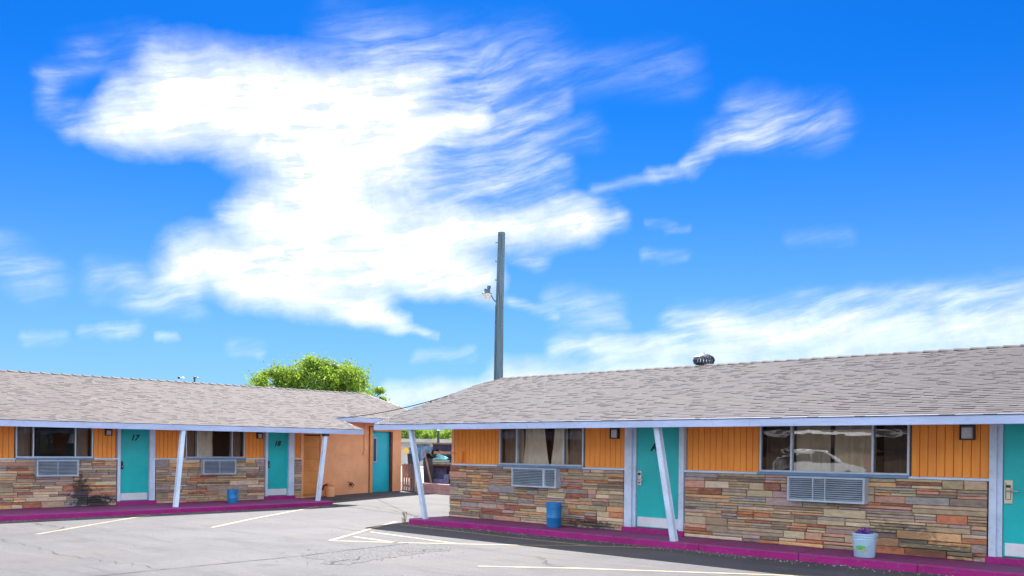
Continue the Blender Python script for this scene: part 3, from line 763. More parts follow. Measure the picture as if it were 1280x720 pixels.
SHP = [((0.0333, 0.0254, 0.0369), 12), ((0.0302, 0.0225, 0.0331), 10), ((0.0372, 0.0287, 0.0406), 10), ((0.0410, 0.0320, 0.0429), 2), ((0.0225, 0.0163, 0.0247), 5), ((0.0341, 0.0239, 0.0308), 3)]
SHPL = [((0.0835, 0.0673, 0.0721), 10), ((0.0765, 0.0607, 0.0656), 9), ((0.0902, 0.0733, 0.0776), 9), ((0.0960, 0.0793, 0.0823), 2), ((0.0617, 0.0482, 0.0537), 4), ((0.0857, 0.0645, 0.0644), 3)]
def shingles(roof, P, left, right, nrow, dv, pal, top300=False):
    """P(s, v, lift) -> world point on the slope; v runs from the eave (0) to the ridge"""
    quads = []
    for r in range(nrow):
        v = r * dv; a, b = left(v), right(v); s = a - random.uniform(0, 0.2)
        while s < b:
            ln = random.uniform(0.09, 0.22); e = min(s + ln, b); st = max(s, a)
            if e - st > 0.02: quads.append((st, e, v))
            s += ln
    def one(mb, q):
        s0, s1, v = q; t = random.choice([0.004, 0.005, 0.005, 0.010]); gp = 0.0004; mb.col = pick(pal)
        vv = v
        mb.add([P(s0 + gp, vv, t + 0.006), P(s1 - gp, vv, t + 0.006), P(s1 - gp, v + dv * 1.04, 0.006), P(s0 + gp, v + dv * 1.04, 0.006), P(s0 + gp, vv, 0.0), P(s1 - gp, vv, 0.0)],
               [(0, 1, 2, 3), (4, 5, 1, 0), (4, 0, 3), (5, 2, 1)])
    if top300:
        def sz(q):
            p = Vector(P((q[0] + q[1]) / 2, q[2], 0)); d = p - CAM
            px = 640 + 1134 * d.dot(RT) / d.dot(FW)
            return (q[1] - q[0]) / d.length_squared if px < 1285 else 0
        quads.sort(key=sz, reverse=True)
        for q in quads[:300]:
            m = MB(); one(m, q); m.build('shingle', 'shingle', roof)
        quads = quads[300:]
    m = MB()
    for q in quads: one(m, q)
    m.build('shingle_covering', 'shingle', roof, kind='stuff')
SL = 0.252; CS = 1 / math.hypot(1, SL); SN = SL * CS
def interp(tab, v):
    if v <= tab[0][0]: return tab[0][1]
    for (a, x), (b, y) in zip(tab[:-1], tab[1:]):
        if v <= b: return x + (y - x) * (v - a) / (b - a)
    return tab[-1][1]

# ---- right-hand building
BR = thing('motel_building', (6.0, 0.0, 0.0), 'nearer motel wing on the right, with a dark leaning post before its lettered teal door', 'building', 'motel wings')
stone_walls(BR, tfR, [(0.0, 5.0), (6.39, 11.54), (12.95, 16.0)], lambda q: q[1] < 11.6)
for a, b in ((0.09, 1.54), (3.97, 5.0), (6.39, 7.85), (10.43, 11.54), (12.95, 16.0)): boards(BR, tfR, a, b)
m = MB(tfR); m.bbox(0.0, 0.085, -0.2, -0.045, 1.187, 2.1, 0.004); m.build('corner_trim', 'stucco', BR)
tapL = lambda t: (2.12 + 0.06 * t, 2.86 - 0.16 * t)
tapR = lambda t: (2.92 + 0.10 * t, 3.42 - 0.02 * t)
window(BR, tfR, 1.56, 2.09, 3.42, 3.95, [(1.58, 2.12, 'curtain_tan'), (2.13, 2.84, 'curtain', 0.03, 30, tapL), (2.80, 3.38, 'curtain', 0.03, 30, tapR), (3.42, 3.93, 'curtain_tan')], 'glass_mid', 'glass_clear')
window(BR, tfR, 7.87, 8.46, 9.84, 10.41, [(7.9, 8.36, 'curtain_tan'), (8.46, 9.06, 'curtain', 0.04, 30), (9.14, 9.82, 'curtain', 0.075, 22), (9.95, 10.38, 'curtain_tan', 0.03)], 'glass_dark')
door(BR, tfR, 5.26, 6.26, 5.02, 6.37, 'A', 5.655, 1.64, 'steel')
door(BR, tfR, 11.73, 12.73, 11.56, 12.93, None, 0, 0, 'card')
air_con(BR, tfR, 2.13, 3.39, 0.775, 1.183, [(0.73, 0.03)])
air_con(BR, tfR, 8.49, 9.80, 0.765, 1.183, [(0.34, 0.006), (0.5, 0.006)])
wall_lamp(BR, tfR, 4.75, 1.93); wall_lamp(BR, tfR, 11.25, 1.92, 0.09, 0.12)
j = MB(tfR); j.bbox(0.30, 0.42, -0.062, 0.02, 1.27, 1.50, 0.008); jb = j.build('junction_box', 'orange', BR)
j = MB(tfR); j.tube([(0.30, -0.045, 1.46), (0.18, -0.045, 1.47), (0.02, -0.04, 1.47)], 0.012, 8); j.build('conduit', 'orange', jb, smooth=True)
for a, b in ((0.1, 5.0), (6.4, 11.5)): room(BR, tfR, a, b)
# solid walls around the rest
m = MB(); m.box(0.0, 0.15, 0.17, 9.9, -0.3, 2.2); m.box(16.0, 16.15, 0.17, 9.9, -0.3, 2.2); m.box(0.15, 16.0, 9.75, 9.9, -0.3, 2.2)
m.add([(0.02, 0.1, 2.2), (0.02, 9.9, 2.2), (0.02, 5, 3.4), (0.12, 0.1, 2.2), (0.12, 9.9, 2.2), (0.12, 5, 3.4)], [(0, 2, 1), (3, 4, 5), (0, 1, 4, 3), (1, 2, 5, 4), (2, 0, 3, 5)])
m.build('rear_wall', 'stucco', BR)
m = MB(); m.box(5.0, 5.02, 0.02, 0.16, -0.2, 2.1); m.build('wall_return', 'mortar', BR)
# roof
EDGE = [(-1.17, -1.36), (-0.4, -1.74), (0.44, -2.12), (1.82, -2.48), (2.91, -2.88), (4.06, -3.26), (4.72, -3.18), (5.0, -3.12)]
roof = MB(); zt = lambda y: 2.112 + (y + 1.17) * SL
vs = [(x, y, zt(y)) for y, x in EDGE] + [(17.0, 5.0, zt(5.0)), (17.0, -1.17, zt(-1.17))]
back = [(-3.12, 5.0, zt(5.0)), (-3.0, 11.0, zt(-1.0)), (17.0, 11.0, zt(-1.0)), (17.0, 5.0, zt(5.0))]
n = len(vs)
roof.add(vs + [(x, y, z - 0.06) for x, y, z in vs], [tuple(range(n))[::-1], tuple(range(n, 2 * n))] + [(i, (i + 1) % n, n + (i + 1) % n, n + i) for i in range(n)])
roof.add(back + [(x, y, z - 0.06) for x, y, z in back], [(3, 2, 1, 0), (4, 5, 6, 7), (0, 1, 5, 4), (1, 2, 6, 5)])
RR = roof.build('roof', 'roofdeck', BR)
MT_deck = None
dv = 0.135; nrow = int(6.17 / CS / dv) + 1
PR = lambda s, v, l: (s, -1.19 + v * CS - l * SN, 2.113 + (v * CS - 0.02) * SL + l * CS)
shingles(RR, PR, lambda v: interp(EDGE, -1.17 + v * CS) - 0.02, lambda v: 17.0, nrow, dv, SHP, True)
PRb = lambda s, v, l: (s, 11.0 - v * CS + l * SN, zt(-1.0) + v * CS * SL + l * CS + 0.002)
bk = MB(); bk.col = (0.27, 0.23, 0.24)
for r in range(0, 22):
    v = r * 0.28; bk.add([PRb(-3.1, v, 0.02), PRb(17, v, 0.02), PRb(17, min(v + 0.29, 6.2), 0.004), PRb(-3.1, min(v + 0.29, 6.2), 0.004)], [(3, 2, 1, 0)])
bk.build('rear_shingle_covering', 'shingle', RR, kind='stuff')
m = MB(tfR); x = -1.36
while x < 17:
    e = min(17.0, x + 4.85); m.bbox(x + 0.001, e - 0.001, 1.13, 1.180, 1.985, 2.128, 0.004); x = e
m.build('fascia', 'fascia', BR)
# side fascia following the left edge of the roof
sf = MB()
for (y0, x0), (y1, x1) in zip(EDGE[:-1], EDGE[1:]):
    a, b = (x0, y0), (x1, y1)
    sf.add([(x0 - .02, y0, zt(y0) - .15), (x1 - .02, y1, zt(y1) - .15), (x1 - .02, y1, zt(y1) + .005), (x0 - .02, y0, zt(y0) + .005),
            (x0 + .03, y0, zt(y0) - .15), (x1 + .03, y1, zt(y1) - .15), (x1 + .03, y1, zt(y1) + .005), (x0 + .03, y0, zt(y0) + .005)],
           [(0, 1, 2, 3)[::-1], (4, 5, 6, 7), (0, 1, 5, 4), (2, 3, 7, 6)])
sf.build('rake_board', 'fascia', BR)
m = MB(tfR); m.box(-1.30, 17.0, -0.17, 1.13, 2.10, 2.108); m.build('soffit', 'soffit', BR)
# ridge cap: separate bent shingles along the ridge
for i in range(68):
    x = -3.1 + i * 0.3; m = MB(); m.col = pick(SHP); z = zt(5.0); l = 0.012
    m.add([(x, 4.86, z - .14 * SL + .02 + l), (x, 5.0, z + .028 + l), (x, 5.14, z - .14 * SL + .02 + l), (x + .315, 4.86, z - .14 * SL + .012), (x + .315, 5.0, z + .018), (x + .315, 5.14, z - .14 * SL + .012)],
          [(0, 1, 4, 3)[::-1], (1, 2, 5, 4)[::-1]])
    m.build('ridge_shingle', 'shingle', RR)
post(BR, (0.33, -1.03, -0.005), (-0.17, -1.05, 1.99), 0.052)
post(BR, (6.76, -0.90, -0.005), (6.47, -1.03, 1.99), 0.056)
# turbine vent
VX, VY = 3.52, 5.3
m = MB(); m.lathe(VX, VY, [(0.15, 3.5), (0.15, 3.72)], 20); tv = m.build('roof_vent', 'dark', BR)
m = MB(); n = 22
for k in range(n):
    a = 2 * PI * k / n; pr = [(0.17, 3.76), (0.25, 3.82), (0.275, 3.90), (0.24, 3.98), (0.13, 4.04)]
    vs = []
    for (r, z) in pr:
        for da in (0.0, 0.2):
            rr = r if da == 0 else r * 0.93
            ang = a + da + (z - 3.76) * 1.2; vs.append((VX + rr * math.cos(ang), VY + rr * math.sin(ang), z - .06))
    m.add(vs, [(2 * i, 2 * i + 1, 2 * i + 3, 2 * i + 2) for i in range(4)])
m.build('turbine_fin', 'ventmetal', tv, kind='stuff')
m = MB(); m.lathe(VX, VY, [(0.14, 3.97), (0.10, 3.99), (0.02, 4.0), (0.02, 4.02)], 16); m.build('turbine_cap', 'ventmetal', tv)

# ---- left-hand building
BL = thing('motel_building', (-8.22, -3.0, 0.0), 'farther motel wing on the left, ending in a bare peach orange stucco wall', 'building', 'motel wings')
stone_walls(BL, tfL, [(-10.0, -4.24), (-3.19, 0.14), (1.16, 1.42)], lambda q: q[1] > -7.3)
for a, b in ((-10.0, -6.69), (-4.81, -4.24), (-3.19, -2.34), (-0.48, 0.14), (1.16, 1.40)): boards(BL, tfL, a, b)
window(BL, tfL, -6.67, -6.27, -5.27, -4.83, [(-6.64, -6.27, 'curtain_tan'), (-5.24, -4.87, 'curtain_tan')], 'glass_mid', 'glass_clear')
window(BL, tfL, -2.32, -1.97, -0.91, -0.50, [(-2.30, -1.98, 'curtain_tan'), (-1.95, -1.42, 'curtain', 0.03, 32), (-0.88, -0.53, 'curtain_tan')], 'glass_mid', 'glass_clear')
door(BL, tfL, -4.14, -3.36, -4.22, -3.21, '17', -3.75, 1.76, 'knob')
door(BL, tfL, 0.24, 0.96, 0.16, 1.15, '18', 0.59, 1.66, 'knob')
air_con(BL, tfL, -6.25, -5.26, 0.775, 1.183, [(0.5, 0.006)])
air_con(BL, tfL, -1.90, -0.88, 0.765, 1.183, [(0.5, 0.006)])
wall_lamp(BL, tfL, -4.45, 1.915, 0.07, 0.09); wall_lamp(BL, tfL, -0.03, 1.905, 0.07, 0.09)
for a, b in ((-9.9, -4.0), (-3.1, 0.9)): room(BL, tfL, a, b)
# dark blue bed and lamp seen through the open middle pane
bd = thing('bed', (-10.2, -6.1, 0.03), 'bed with dark blue spread inside the leftmost room, seen through the middle pane', 'bed')
m = MB(); m.box(-11.0, -9.2, -7.2, -5.4, 0.25, 0.62); m.build('mattress', 'bedspread', bd)
m = MB(); m.box(-11.06, -9.15, -7.26, -5.36, 0.03, 0.25); m.build('bed_frame', 'brownwood', bd)
m = MB(); m.box(-11.12, -11.06, -7.3, -5.3, 0.03, 1.15); m.build('headboard', 'brownwood', bd)
lp = thing('table_lamp', (-9.3, -4.9, 0.03), 'white shaded lamp inside the leftmost motel window', 'lamp')
m = MB(); m.lathe(-9.3, -4.9, [(0.22, 0.03), (0.22, 0.06), (0.02, 0.08), (0.02, 1.62)], 14); m.build('lamp_stand', 'dark', lp)
m = MB(); m.lathe(-9.3, -4.9, [(0.17, 1.60), (0.11, 1.85)], 18); m.build('lamp_shade', 'white', lp)
# body of the wing
m = MB(); m.box(-18.0, -17.85, -14, 6.18, -0.3, 2.3); m.box(-18.0, -8.4, -14.0, -13.9, -0.3, 2.2); m.box(-8.4, -8.3, -13.9, -10.02, -0.3, 2.1)
m.build('rear_wall', 'stucco', BL)
m = MB(); m.box(-9.30, -8.242, 1.405, 1.50, -0.3, 2.3); m.build('wall_return', 'stucco', BL)
m = MB(); m.box(-9.40, -9.22, 1.50, 4.86, -0.2, 2.62); m.box(-9.40, -9.22, 5.80, 6.18, -0.2, 2.62); m.box(-9.40, -9.22, 4.86, 5.80, 2.16, 2.62)
m.box(-17.85, -9.40, 6.03, 6.18, -0.2, 2.4)
m.add([(-17.9, 6.05, 2.4), (-9.4, 6.05, 2.4), (-13.22, 6.05, 3.55), (-17.9, 6.17, 2.4), (-9.4, 6.17, 2.4), (-13.22, 6.17, 3.55)], [(0, 1, 2), (3, 5, 4), (0, 3, 4, 1), (1, 4, 5, 2), (2, 5, 3, 0)])
sw = m.build('stucco_wall', 'stucco', BL)
# boarded service hatch next to the stone
m = MB(tfL); O = -1.0
m.bbox(2.07, 2.74, O, O + 0.035, 0.02, 1.93, 0.004); hd = m.build('service_door', 'stucco_trim', BL, label='peach orange boarded service door beside the stone wall end')
for z in (0.05, 0.42, 0.80, 1.18, 1.56):
    m = MB(tfL); m.bbox(2.09, 2.72, O + 0.035, O + 0.05, z, z + 0.35, 0.008); m.build('panel', 'stucco_trim', hd)
m = MB(tfL); m.bbox(2.02, 2.07, O, O + 0.06, 0.0, 2.05, 0.004); m.bbox(2.74, 2.79, O, O + 0.06, 0.0, 2.05, 0.004); m.bbox(2.07, 2.74, O, O + 0.02, 1.97, 2.05, 0.003); m.build('door_frame', 'stucco_trim', hd)
m = MB(tfL); m.box(2.07, 2.74, O, O + 0.012, 1.93, 1.97); m.build('gap', 'brownwood', hd)
# turquoise side door
m = MB(tfL); O = -1.0
m.bbox(4.80, 4.90, O, O + 0.03, 0.02, 2.24, 0.004); m.bbox(4.90, 5.86, O, O + 0.03, 2.13, 2.24, 0.004); m.build('door_frame', 'stucco_trim', BL)
m = MB(tfL); m.box(4.90, 5.80, O - 0.16, O - 0.10, 0.03, 2.13); d5 = m.build('door', 'turquoise', BL, label='turquoise door with a tall narrow pane in the peach stucco wall')
m = MB(tfL); m.bbox(5.72, 5.80, O - 0.10, O - 0.005, 0.03, 2.12, 0.003); m.build('door_jamb', 'brownwood', d5)
m = MB(tfL); m.bbox(4.99, 5.17, O - 0.10, O - 0.085, 1.06, 1.92, 0.006); m.build('door_window', 'metal', d5)
m = MB(tfL); m.bbox(5.02, 5.14, O - 0.085, O - 0.082, 1.10, 1.88, 0.001); m.build('pane', 'acdark', d5)
m = MB(tfL); m.tube([(4.55, O + 0.02, 2.5), (4.55, O + 0.02, 1.45)], 0.014, 8); cn = m.build('conduit', 'stucco', BL, smooth=True)
m = MB(tfL); m.bbox(4.50, 4.60, O, O + 0.06, 1.34, 1.46, 0.006); m.build('junction_box', 'stucco', cn)
m = MB(tfL); m.tube([(4.76, O + 0.02, 2.3), (4.76, O + 0.02, 0.04)], 0.011, 8); m.tube([(4.76, O + 0.02, 2.29), (5.35, O + 0.02, 2.29)], 0.011, 8); m.build('conduit', 'brownwood', BL, smooth=True)
m = MB(); m.tube([(-9.2, 3.97, 0.34), (-9.12, 3.98, 0.40), (-9.10, 4.05, 0.32), (-9.14, 4.02, 0.24)], 0.018, 7); m.tube([(-9.2, 3.90, 0.42), (-9.1, 3.92, 0.38), (-9.12, 3.97, 0.28)], 0.015, 7); m.lathe(-9.17, 3.98, [(0.05, 0.30), (0.05, 0.36)], 10)
m.build('tap', 'brownwood', BL, smooth=True)
# roof
YE = 7.45; XE = -7.05; XC = -8.70; XR = -13.22
zl = lambda x: 2.125 + (XE - x) * SL
m = MB()
vs = [(XE, -14.5), (XE, 2.86), (XC, 2.86), (XC, YE), (XR, YE + 0.2), (XR, -14.5)]; vs = [(x, y, zl(x)) for x, y in vs]; n = 6
m.add(vs + [(x, y, z - 0.06) for x, y, z in vs], [tuple(range(n)), tuple(range(n, 2 * n))[::-1]] + [(i, (i + 1) % n, n + (i + 1) % n, n + i) for i in range(n)])
vs = [(XR, -14.5, zl(XR)), (XR, YE + 0.2, zl(XR)), (-19.4, YE, zl(-7.04)), (-19.4, -14.5, zl(-7.04))]
m.add(vs + [(x, y, z - 0.06) for x, y, z in vs], [(0, 1, 2, 3), (7, 6, 5, 4), (0, 1, 5, 4), (1, 2, 6, 5)])
RL = m.build('roof', 'roofdeck', BL)
PLf = lambda s, v, l: (XE + 0.02 - v * CS + l * SN, s, 2.126 + (v * CS - 0.02) * SL + l * CS)
nr = int(6.17 / CS / dv) + 1
def rightL(v):
    x = XE - v * CS
    return 2.88 if x > XC else (YE + 0.2 * (XC - x) / (XC - XR))
shingles(RL, PLf, lambda v: -12.0, rightL, nr, dv, SHPL, False)
m = MB()
m.box(XE - 0.045, XE + 0.012, -14.0, 2.86, 1.975, 2.13); m.build('fascia', 'fascia', BL)
m = MB()
m.box(XC - 0.045, XC + 0.002, 2.86, YE, zl(XC) - 0.14, zl(XC) + 0.005); m.build('fascia', 'fascia', BL)
m = MB()
a = (XE, zl(XE)); b = (XC, zl(XC))
for (x0, y0, x1, y1) in ((XE + .002, 2.86, XC - .045, 2.86), (XC + .002, YE, XR, YE + 0.2)):
    m.add([(x0, y0 - .005, zl(x0) - .15), (x1, y1 - .005, zl(x1) - .15), (x1, y1 - .005, zl(x1) + .004), (x0, y0 - .005, zl(x0) + .004),
           (x0, y0 + .03, zl(x0) - .15), (x1, y1 + .03, zl(x1) - .15), (x1, y1 + .03, zl(x1) + .004), (x0, y0 + .03, zl(x0) + .004)],
          [(0, 1, 2, 3), (7, 6, 5, 4), (0, 4, 5, 1), (3, 2, 6, 7), (0, 3, 7, 4)])
m.build('rake_board', 'fascia', BL)
m = MB(); m.box(-8.4, XE - 0.045, -14.0, 2.855, 2.10, 2.108); m.build('soffit', 'soffit', BL)
m = MB(); m.box(-9.42, XC - 0.045, 2.89, YE - 0.02, zl(XC) - 0.13, zl(XC) - 0.122); m.build('soffit', 'stucco', BL)
m = MB(); m.add([(-9.3, 2.84, 2.11), (XE - .05, 2.84, 2.11), (-9.3, 2.84, zl(-9.3) - .07), (-9.3, 2.78, 2.11), (XE - .05, 2.78, 2.11), (-9.3, 2.78, zl(-9.3) - .07)], [(0, 1, 2), (3, 5, 4), (0, 3, 4, 1), (1, 4, 5, 2), (2, 5, 3, 0)])
m.build('gable_infill', 'stucco', BL)
for i in range(64):
    y = -11.6 + i * 0.3; m = MB(); m.col = pick(SHPL); z = zl(XR)
    m.add([(XR + .14, y, z - .14 * SL + .032), (XR, y, z + .04), (XR - .14, y, z - .14 * SL + .032), (XR + .14, y + .315, z - .14 * SL + .012), (XR, y + .315, z + .018), (XR - .14, y + .315, z - .14 * SL + .012)],
          [(0, 1, 4, 3), (1, 2, 5, 4)])
    m.build('ridge_shingle', 'shingle', RL)
post(BL, (-6.60, -3.42, -0.005), (-7.12, -2.98, 1.98), 0.056)
post(BL, (-6.74, 1.00, -0.005), (-7.13, 1.52, 1.98), 0.056)
m = MB(); m.box(-7.20, -7.05, 1.44, 1.60, 1.90, 1.985); m.build('post_bracket', 'dark', BL)
# ------------------------------------------------------------------ objects by the walls
def bin_(x, y, r, h, label):
    t = thing('trash_bin', (x, y, 0.0), label, 'trash bin', 'blue trash bins by the stone walls')
    m = MB(); m.lathe(x, y, [(r * .88, 0.002), (r * .93, 0.03), (r * .96, h * .35), (r * .985, h * .36), (r * .985, h * .40), (r * .97, h * .41), (r, h * .74), (r * 1.03, h * .75), (r * 1.03, h * .79), (r, h * .8), (r, h * .97)], 28)
    o = m.build('body', 'blue_bin', t); smooth_by_angle(o)
    m = MB(); m.lathe(x, y, [(r * 1.0, h * .955), (r * 1.07, h * .96), (r * 1.07, h), (r * .9, h * 1.002), (r * .88, h * .93), (r * .1, h * .93)], 28)
    o = m.build('rim', 'blue_bin', t); smooth_by_angle(o)
    m = MB()
    for sx in (-1, 1):
        m.tube([(x + sx * r * 1.0, y - .05, h * .86), (x + sx * r * 1.2, y - .05, h * .84), (x + sx * r * 1.2, y + .05, h * .84), (x + sx * r * 1.0, y + .05, h * .86)], 0.008, 6)
    m.build('handle', 'blue_bin', t, smooth=True)
bin_(3.52, -0.36, 0.155, 0.50, 'tall bright blue bin standing under the air conditioner of the nearer motel wing')
bin_(-7.30, -1.42, 0.15, 0.38, 'small dark blue bin on the kerb of the farther motel wing')
bx, by = 10.02, -0.68
bk_ = thing('bucket', (bx, by, 0.0), 'pale blue paint bucket with green label holding purple flowers', 'bucket')
m = MB(); m.lathe(bx, by, [(0.145, 0.002), (0.152, 0.01), (0.168, 0.26), (0.176, 0.262), (0.176, 0.272), (0.170, 0.275), (0.171, 0.30), (0.180, 0.302), (0.180, 0.312), (0.173, 0.315), (0.174, 0.335), (0.186, 0.338), (0.186, 0.36), (0.176, 0.362), (0.168, 0.30), (0.02, 0.30)], 36)
o = m.build('body', 'pail', bk_); smooth_by_angle(o)
m = MB(); m.lathe(bx, by, [(0.166, 0.299), (0.02, 0.305)], 20); m.build('soil', 'dark', bk_)
def band(mat, a0, a1, z0, z1, nm):
    m = MB(); n = 10; vs = []
    for i in range(n + 1):
        a = math.radians(a0 + (a1 - a0) * i / n); t = 1 - (2 * i / n - 1) ** 2
        for z in (z0 + (z1 - z0) * 0.25 * (1 - t), z1 - (z1 - z0) * 0.25 * (1 - t)):
            r = 0.152 + (z - 0.01) * 0.064 + 0.0025; vs.append((bx + r * math.cos(a), by + r * math.sin(a), z))
    m.add(vs, [(2 * i, 2 * i + 2, 2 * i + 3, 2 * i + 1) for i in range(n)]); m.build(nm, mat, bk_)
band('yellow_label', -104, -52, 0.098, 0.128, 'label_stripe'); band('green_label', -116, -64, 0.125, 0.185, 'label_patch'); band('acdark', -114, -78, 0.118, 0.1245, 'label_text')
hp = []
for i in range(17):
    a = math.radians(-172 + i * 10.2); r = 0.183
    hp.append((bx + r * math.cos(a), by + r * math.sin(a), 0.30 - 0.20 * math.sin(PI * i / 16) ** 1.2))
m = MB(); m.tube(hp, 0.004, 6); m.build('handle', 'metal', bk_, smooth=True)
fl = thing('flower_bunch', (bx, by, 0.305), 'bunch of purple and blue petals piled in the paint bucket', 'flowers')
m = MB(); random.seed(3)
for i in range(150):
    a = random.uniform(0, 2 * PI); rr = 0.135 * math.sqrt(random.random()); z = 0.31 + random.random() * 0.15 * (1 - (rr / 0.16) ** 2)
    c = Vector((bx - 0.015 + rr * math.cos(a), by + rr * math.sin(a), z)); u = Vector((random.gauss(0, 1), random.gauss(0, 1), random.gauss(0, 1))).normalized(); v = u.orthogonal().normalized(); v2 = u.cross(v)
    s_ = random.uniform(0.012, 0.026); m.add([tuple(c + v * s_), tuple(c + v2 * s_ + u * s_ * .5), tuple(c - v * s_), tuple(c - v2 * s_ + u * s_ * .5)], [(0, 1, 2), (0, 2, 3)])
m.build('petals', 'petal', fl, kind='stuff')
# weed in the kerb joint
wd_ = MB(); random.seed(5)
for i in range(16):
    a = random.uniform(0, 2 * PI); h = random.uniform(0.10, 0.30); lx = random.uniform(0.02, 0.10); b0 = Vector((-0.10 + random.uniform(-.04, .04), -1.28 + random.uniform(-.04, .04), -0.12))
    p1 = b0 + Vector((lx * math.cos(a) * .4, lx * math.sin(a) * .4, h * .6)); p2 = b0 + Vector((lx * math.cos(a), lx * math.sin(a), h))
    wd_.tube([b0, p1, p2], [0.004, 0.004, 0.009 if i % 3 == 0 else 0.002], 5)
o = wd_.build('weed', MT['weed'], origin=Vector((-0.1, -1.28, -0.12)))
o['label'] = 'dry brown weed growing at the tip of the magenta kerb'; o['category'] = 'weed'
# orange pipe stub by the stucco wall
pt = thing('pipe_stub', (-9.0, 3.02, gz(-9, 3.0)), 'peach painted pipe stub standing against the stucco wall', 'pipe')
m = MB(); z0 = gz(-9, 3.0); m.lathe(-8.98, 3.02, [(0.15, z0), (0.15, z0 + 0.26), (0.11, z0 + 0.30), (0.11, z0 + 0.36), (0.14, z0 + 0.37), (0.14, z0 + 0.43), (0.03, z0 + 0.44)], 18)
o = m.build('barrel', 'stucco', pt); smooth_by_angle(o)
m = MB(); m.tube([(-8.98, 2.92, z0 + 0.40), (-8.96, 2.76, z0 + 0.36), (-8.96, 2.70, z0 + 0.22)], 0.035, 8); m.build('spout', 'brownwood', pt, smooth=True)

# ------------------------------------------------------------------ utility pole
px_, py_ = -8.15, 9.97
up = thing('utility_pole', (px_, py_, gz(px_, py_)), 'tall weathered blue grey wooden pole rising behind the motel roof', 'utility pole')
m = MB(); m.tube([(px_, py_, 0.0), (px_, py_, 4.2), (px_ + .01, py_, 7.0), (px_ + .04, py_ + .03, 9.68)], [0.19, 0.165, 0.15, 0.135], 14); o = m.build('shaft', 'pole', up, smooth=False); smooth_by_angle(o, 50)
ld = Vector((-0.727, -0.686, 0))
def on(d, z, e=0.0): return tuple(Vector((px_, py_, z)) + ld * d + Vector((0.686, -0.727, 0)) * e)
m = MB(); m.tube([on(0.13, 7.08), on(0.22, 7.16), on(0.32, 7.34), on(0.42, 7.42), on(0.50, 7.42)], 0.022, 8); m.tube([on(0.14, 7.0), on(0.14, 6.7)], 0.018, 6); m.build('lamp_arm', 'pole_metal', up, smooth=True)
c = Vector(on(0.48, 0)); lamp = MB(); lamp.lathe(c.x, c.y, [(0.13, 7.17), (0.17, 7.32), (0.18, 7.36), (0.18, 7.37)], 20); lo_ = lamp.build('lamp_head', 'lampwhite', up)
m = MB(); m.lathe(c.x, c.y, [(0.18, 7.372), (0.19, 7.40), (0.10, 7.46), (0.10, 7.56), (0.05, 7.57)], 16); m.build('lamp_cap', 'pole_metal', lo_)
c2 = Vector(on(0.40, 0)); m = MB(); m.lathe(c2.x, c2.y, [(0.05, 7.45), (0.05, 7.58), (0.075, 7.59), (0.075, 7.68), (0.02, 7.69)], 12); m.build('photocell', 'pole_metal', lo_)
m = MB()
m.tube([on(0.16, 0.2, .10), on(0.165, 4.2, .10), on(0.15, 6.9, .09)], 0.022, 6); m.build('conduit', 'pole_metal', up, smooth=True)
for z in (4.6, 5.4, 6.2, 7.9, 8.6, 9.3):
    m = MB(); m.tube([on(-.16, z), on(.16, z)], 0.013, 6); m.tube([on(.15, z), on(.17, z)], 0.035, 6); m.build('bolt', 'pole_metal', up)
m = MB(); m.lathe(px_ + .04, py_ + .03, [(0.138, 9.60), (0.138, 9.64)], 14); m.build('band', 'pole_metal', up)
# overhead cables
def cable(p0, p1, sag, r, label):
    pts = []
    for i in range(25):
        t = i / 24; p = Vector(p0).lerp(Vector(p1), t); p.z -= sag * 4 * t * (1 - t); pts.append(tuple(p))
    m = MB(); m.tube(pts, r, 6); o = m.build('overhead_cable', 'cable', origin=Vector(p0), smooth=True); o['label'] = label; o['category'] = 'cable'; o['group'] = 'cables between the motel wings'
cable((-8.66, 2.95, 2.50), (-2.40, 2.10, 2.98), 0.10, 0.013, 'upper black cable sagging from the stucco eave to the nearer roof')
cable((-8.66, 4.9, 2.52), (-2.25, 1.40, 2.80), 0.07, 0.010, 'lower thin cable between the stucco eave and the nearer roof')

# ------------------------------------------------------------------ yard behind the drive
R2 = Vector((0.727, 0.686, 0)); F2 = Vector((-0.686, 0.727, 0))
def Y(u, D):
    """ground point u metres right of the view axis at depth D"""
    p = CAM + R2 * u + F2 * D; return Vector((p.x, p.y, 0.02))
pw = thing('low_wall', (-5.0, 5.9, 0.0), 'low pink painted block wall closing the end of the driveway', 'wall')
A = Vector((-8.35, 6.13, 0)); B = Vector((-0.02, 4.98, 0)); dr_ = (B - A).normalized(); nr_ = Vector((-dr_.y, dr_.x, 0)); ln_ = (B - A).length
def wp(s, o, z): p = A + dr_ * s + nr_ * o; return (p.x, p.y, z)
class WB(MB): pass
m = MB(); m.tf = None
def wbox(mb, s0, s1, o0, o1, z0, z1):
    mb.add([wp(s0, o0, z0), wp(s1, o0, z0), wp(s1, o1, z0), wp(s0, o1, z0), wp(s0, o0, z1), wp(s1, o0, z1), wp(s1, o1, z1), wp(s0, o1, z1)],
           [(0, 3, 2, 1), (4, 5, 6, 7), (0, 1, 5, 4), (1, 2, 6, 5), (2, 3, 7, 6), (3, 0, 4, 7)])
wbox(m, 0.01, ln_ - .01, 0.012, 0.14, -0.1, 0.375); core = m.build('wall_core', 'mortar', pw)
for r in range(2):
    s = -0.2 * (r % 2); i = 0
    while s < ln_:
        a, b = max(s, 0) + .004, min(s + 0.4, ln_) - .004
        if b - a > 0.05:
            m = MB(); wbox(m, a, b, random.uniform(-.004, .002), 0.15, 0.19 * r + 0.003, 0.19 * r + 0.186); m.build('block', 'pinkwall', pw)
        s += 0.4
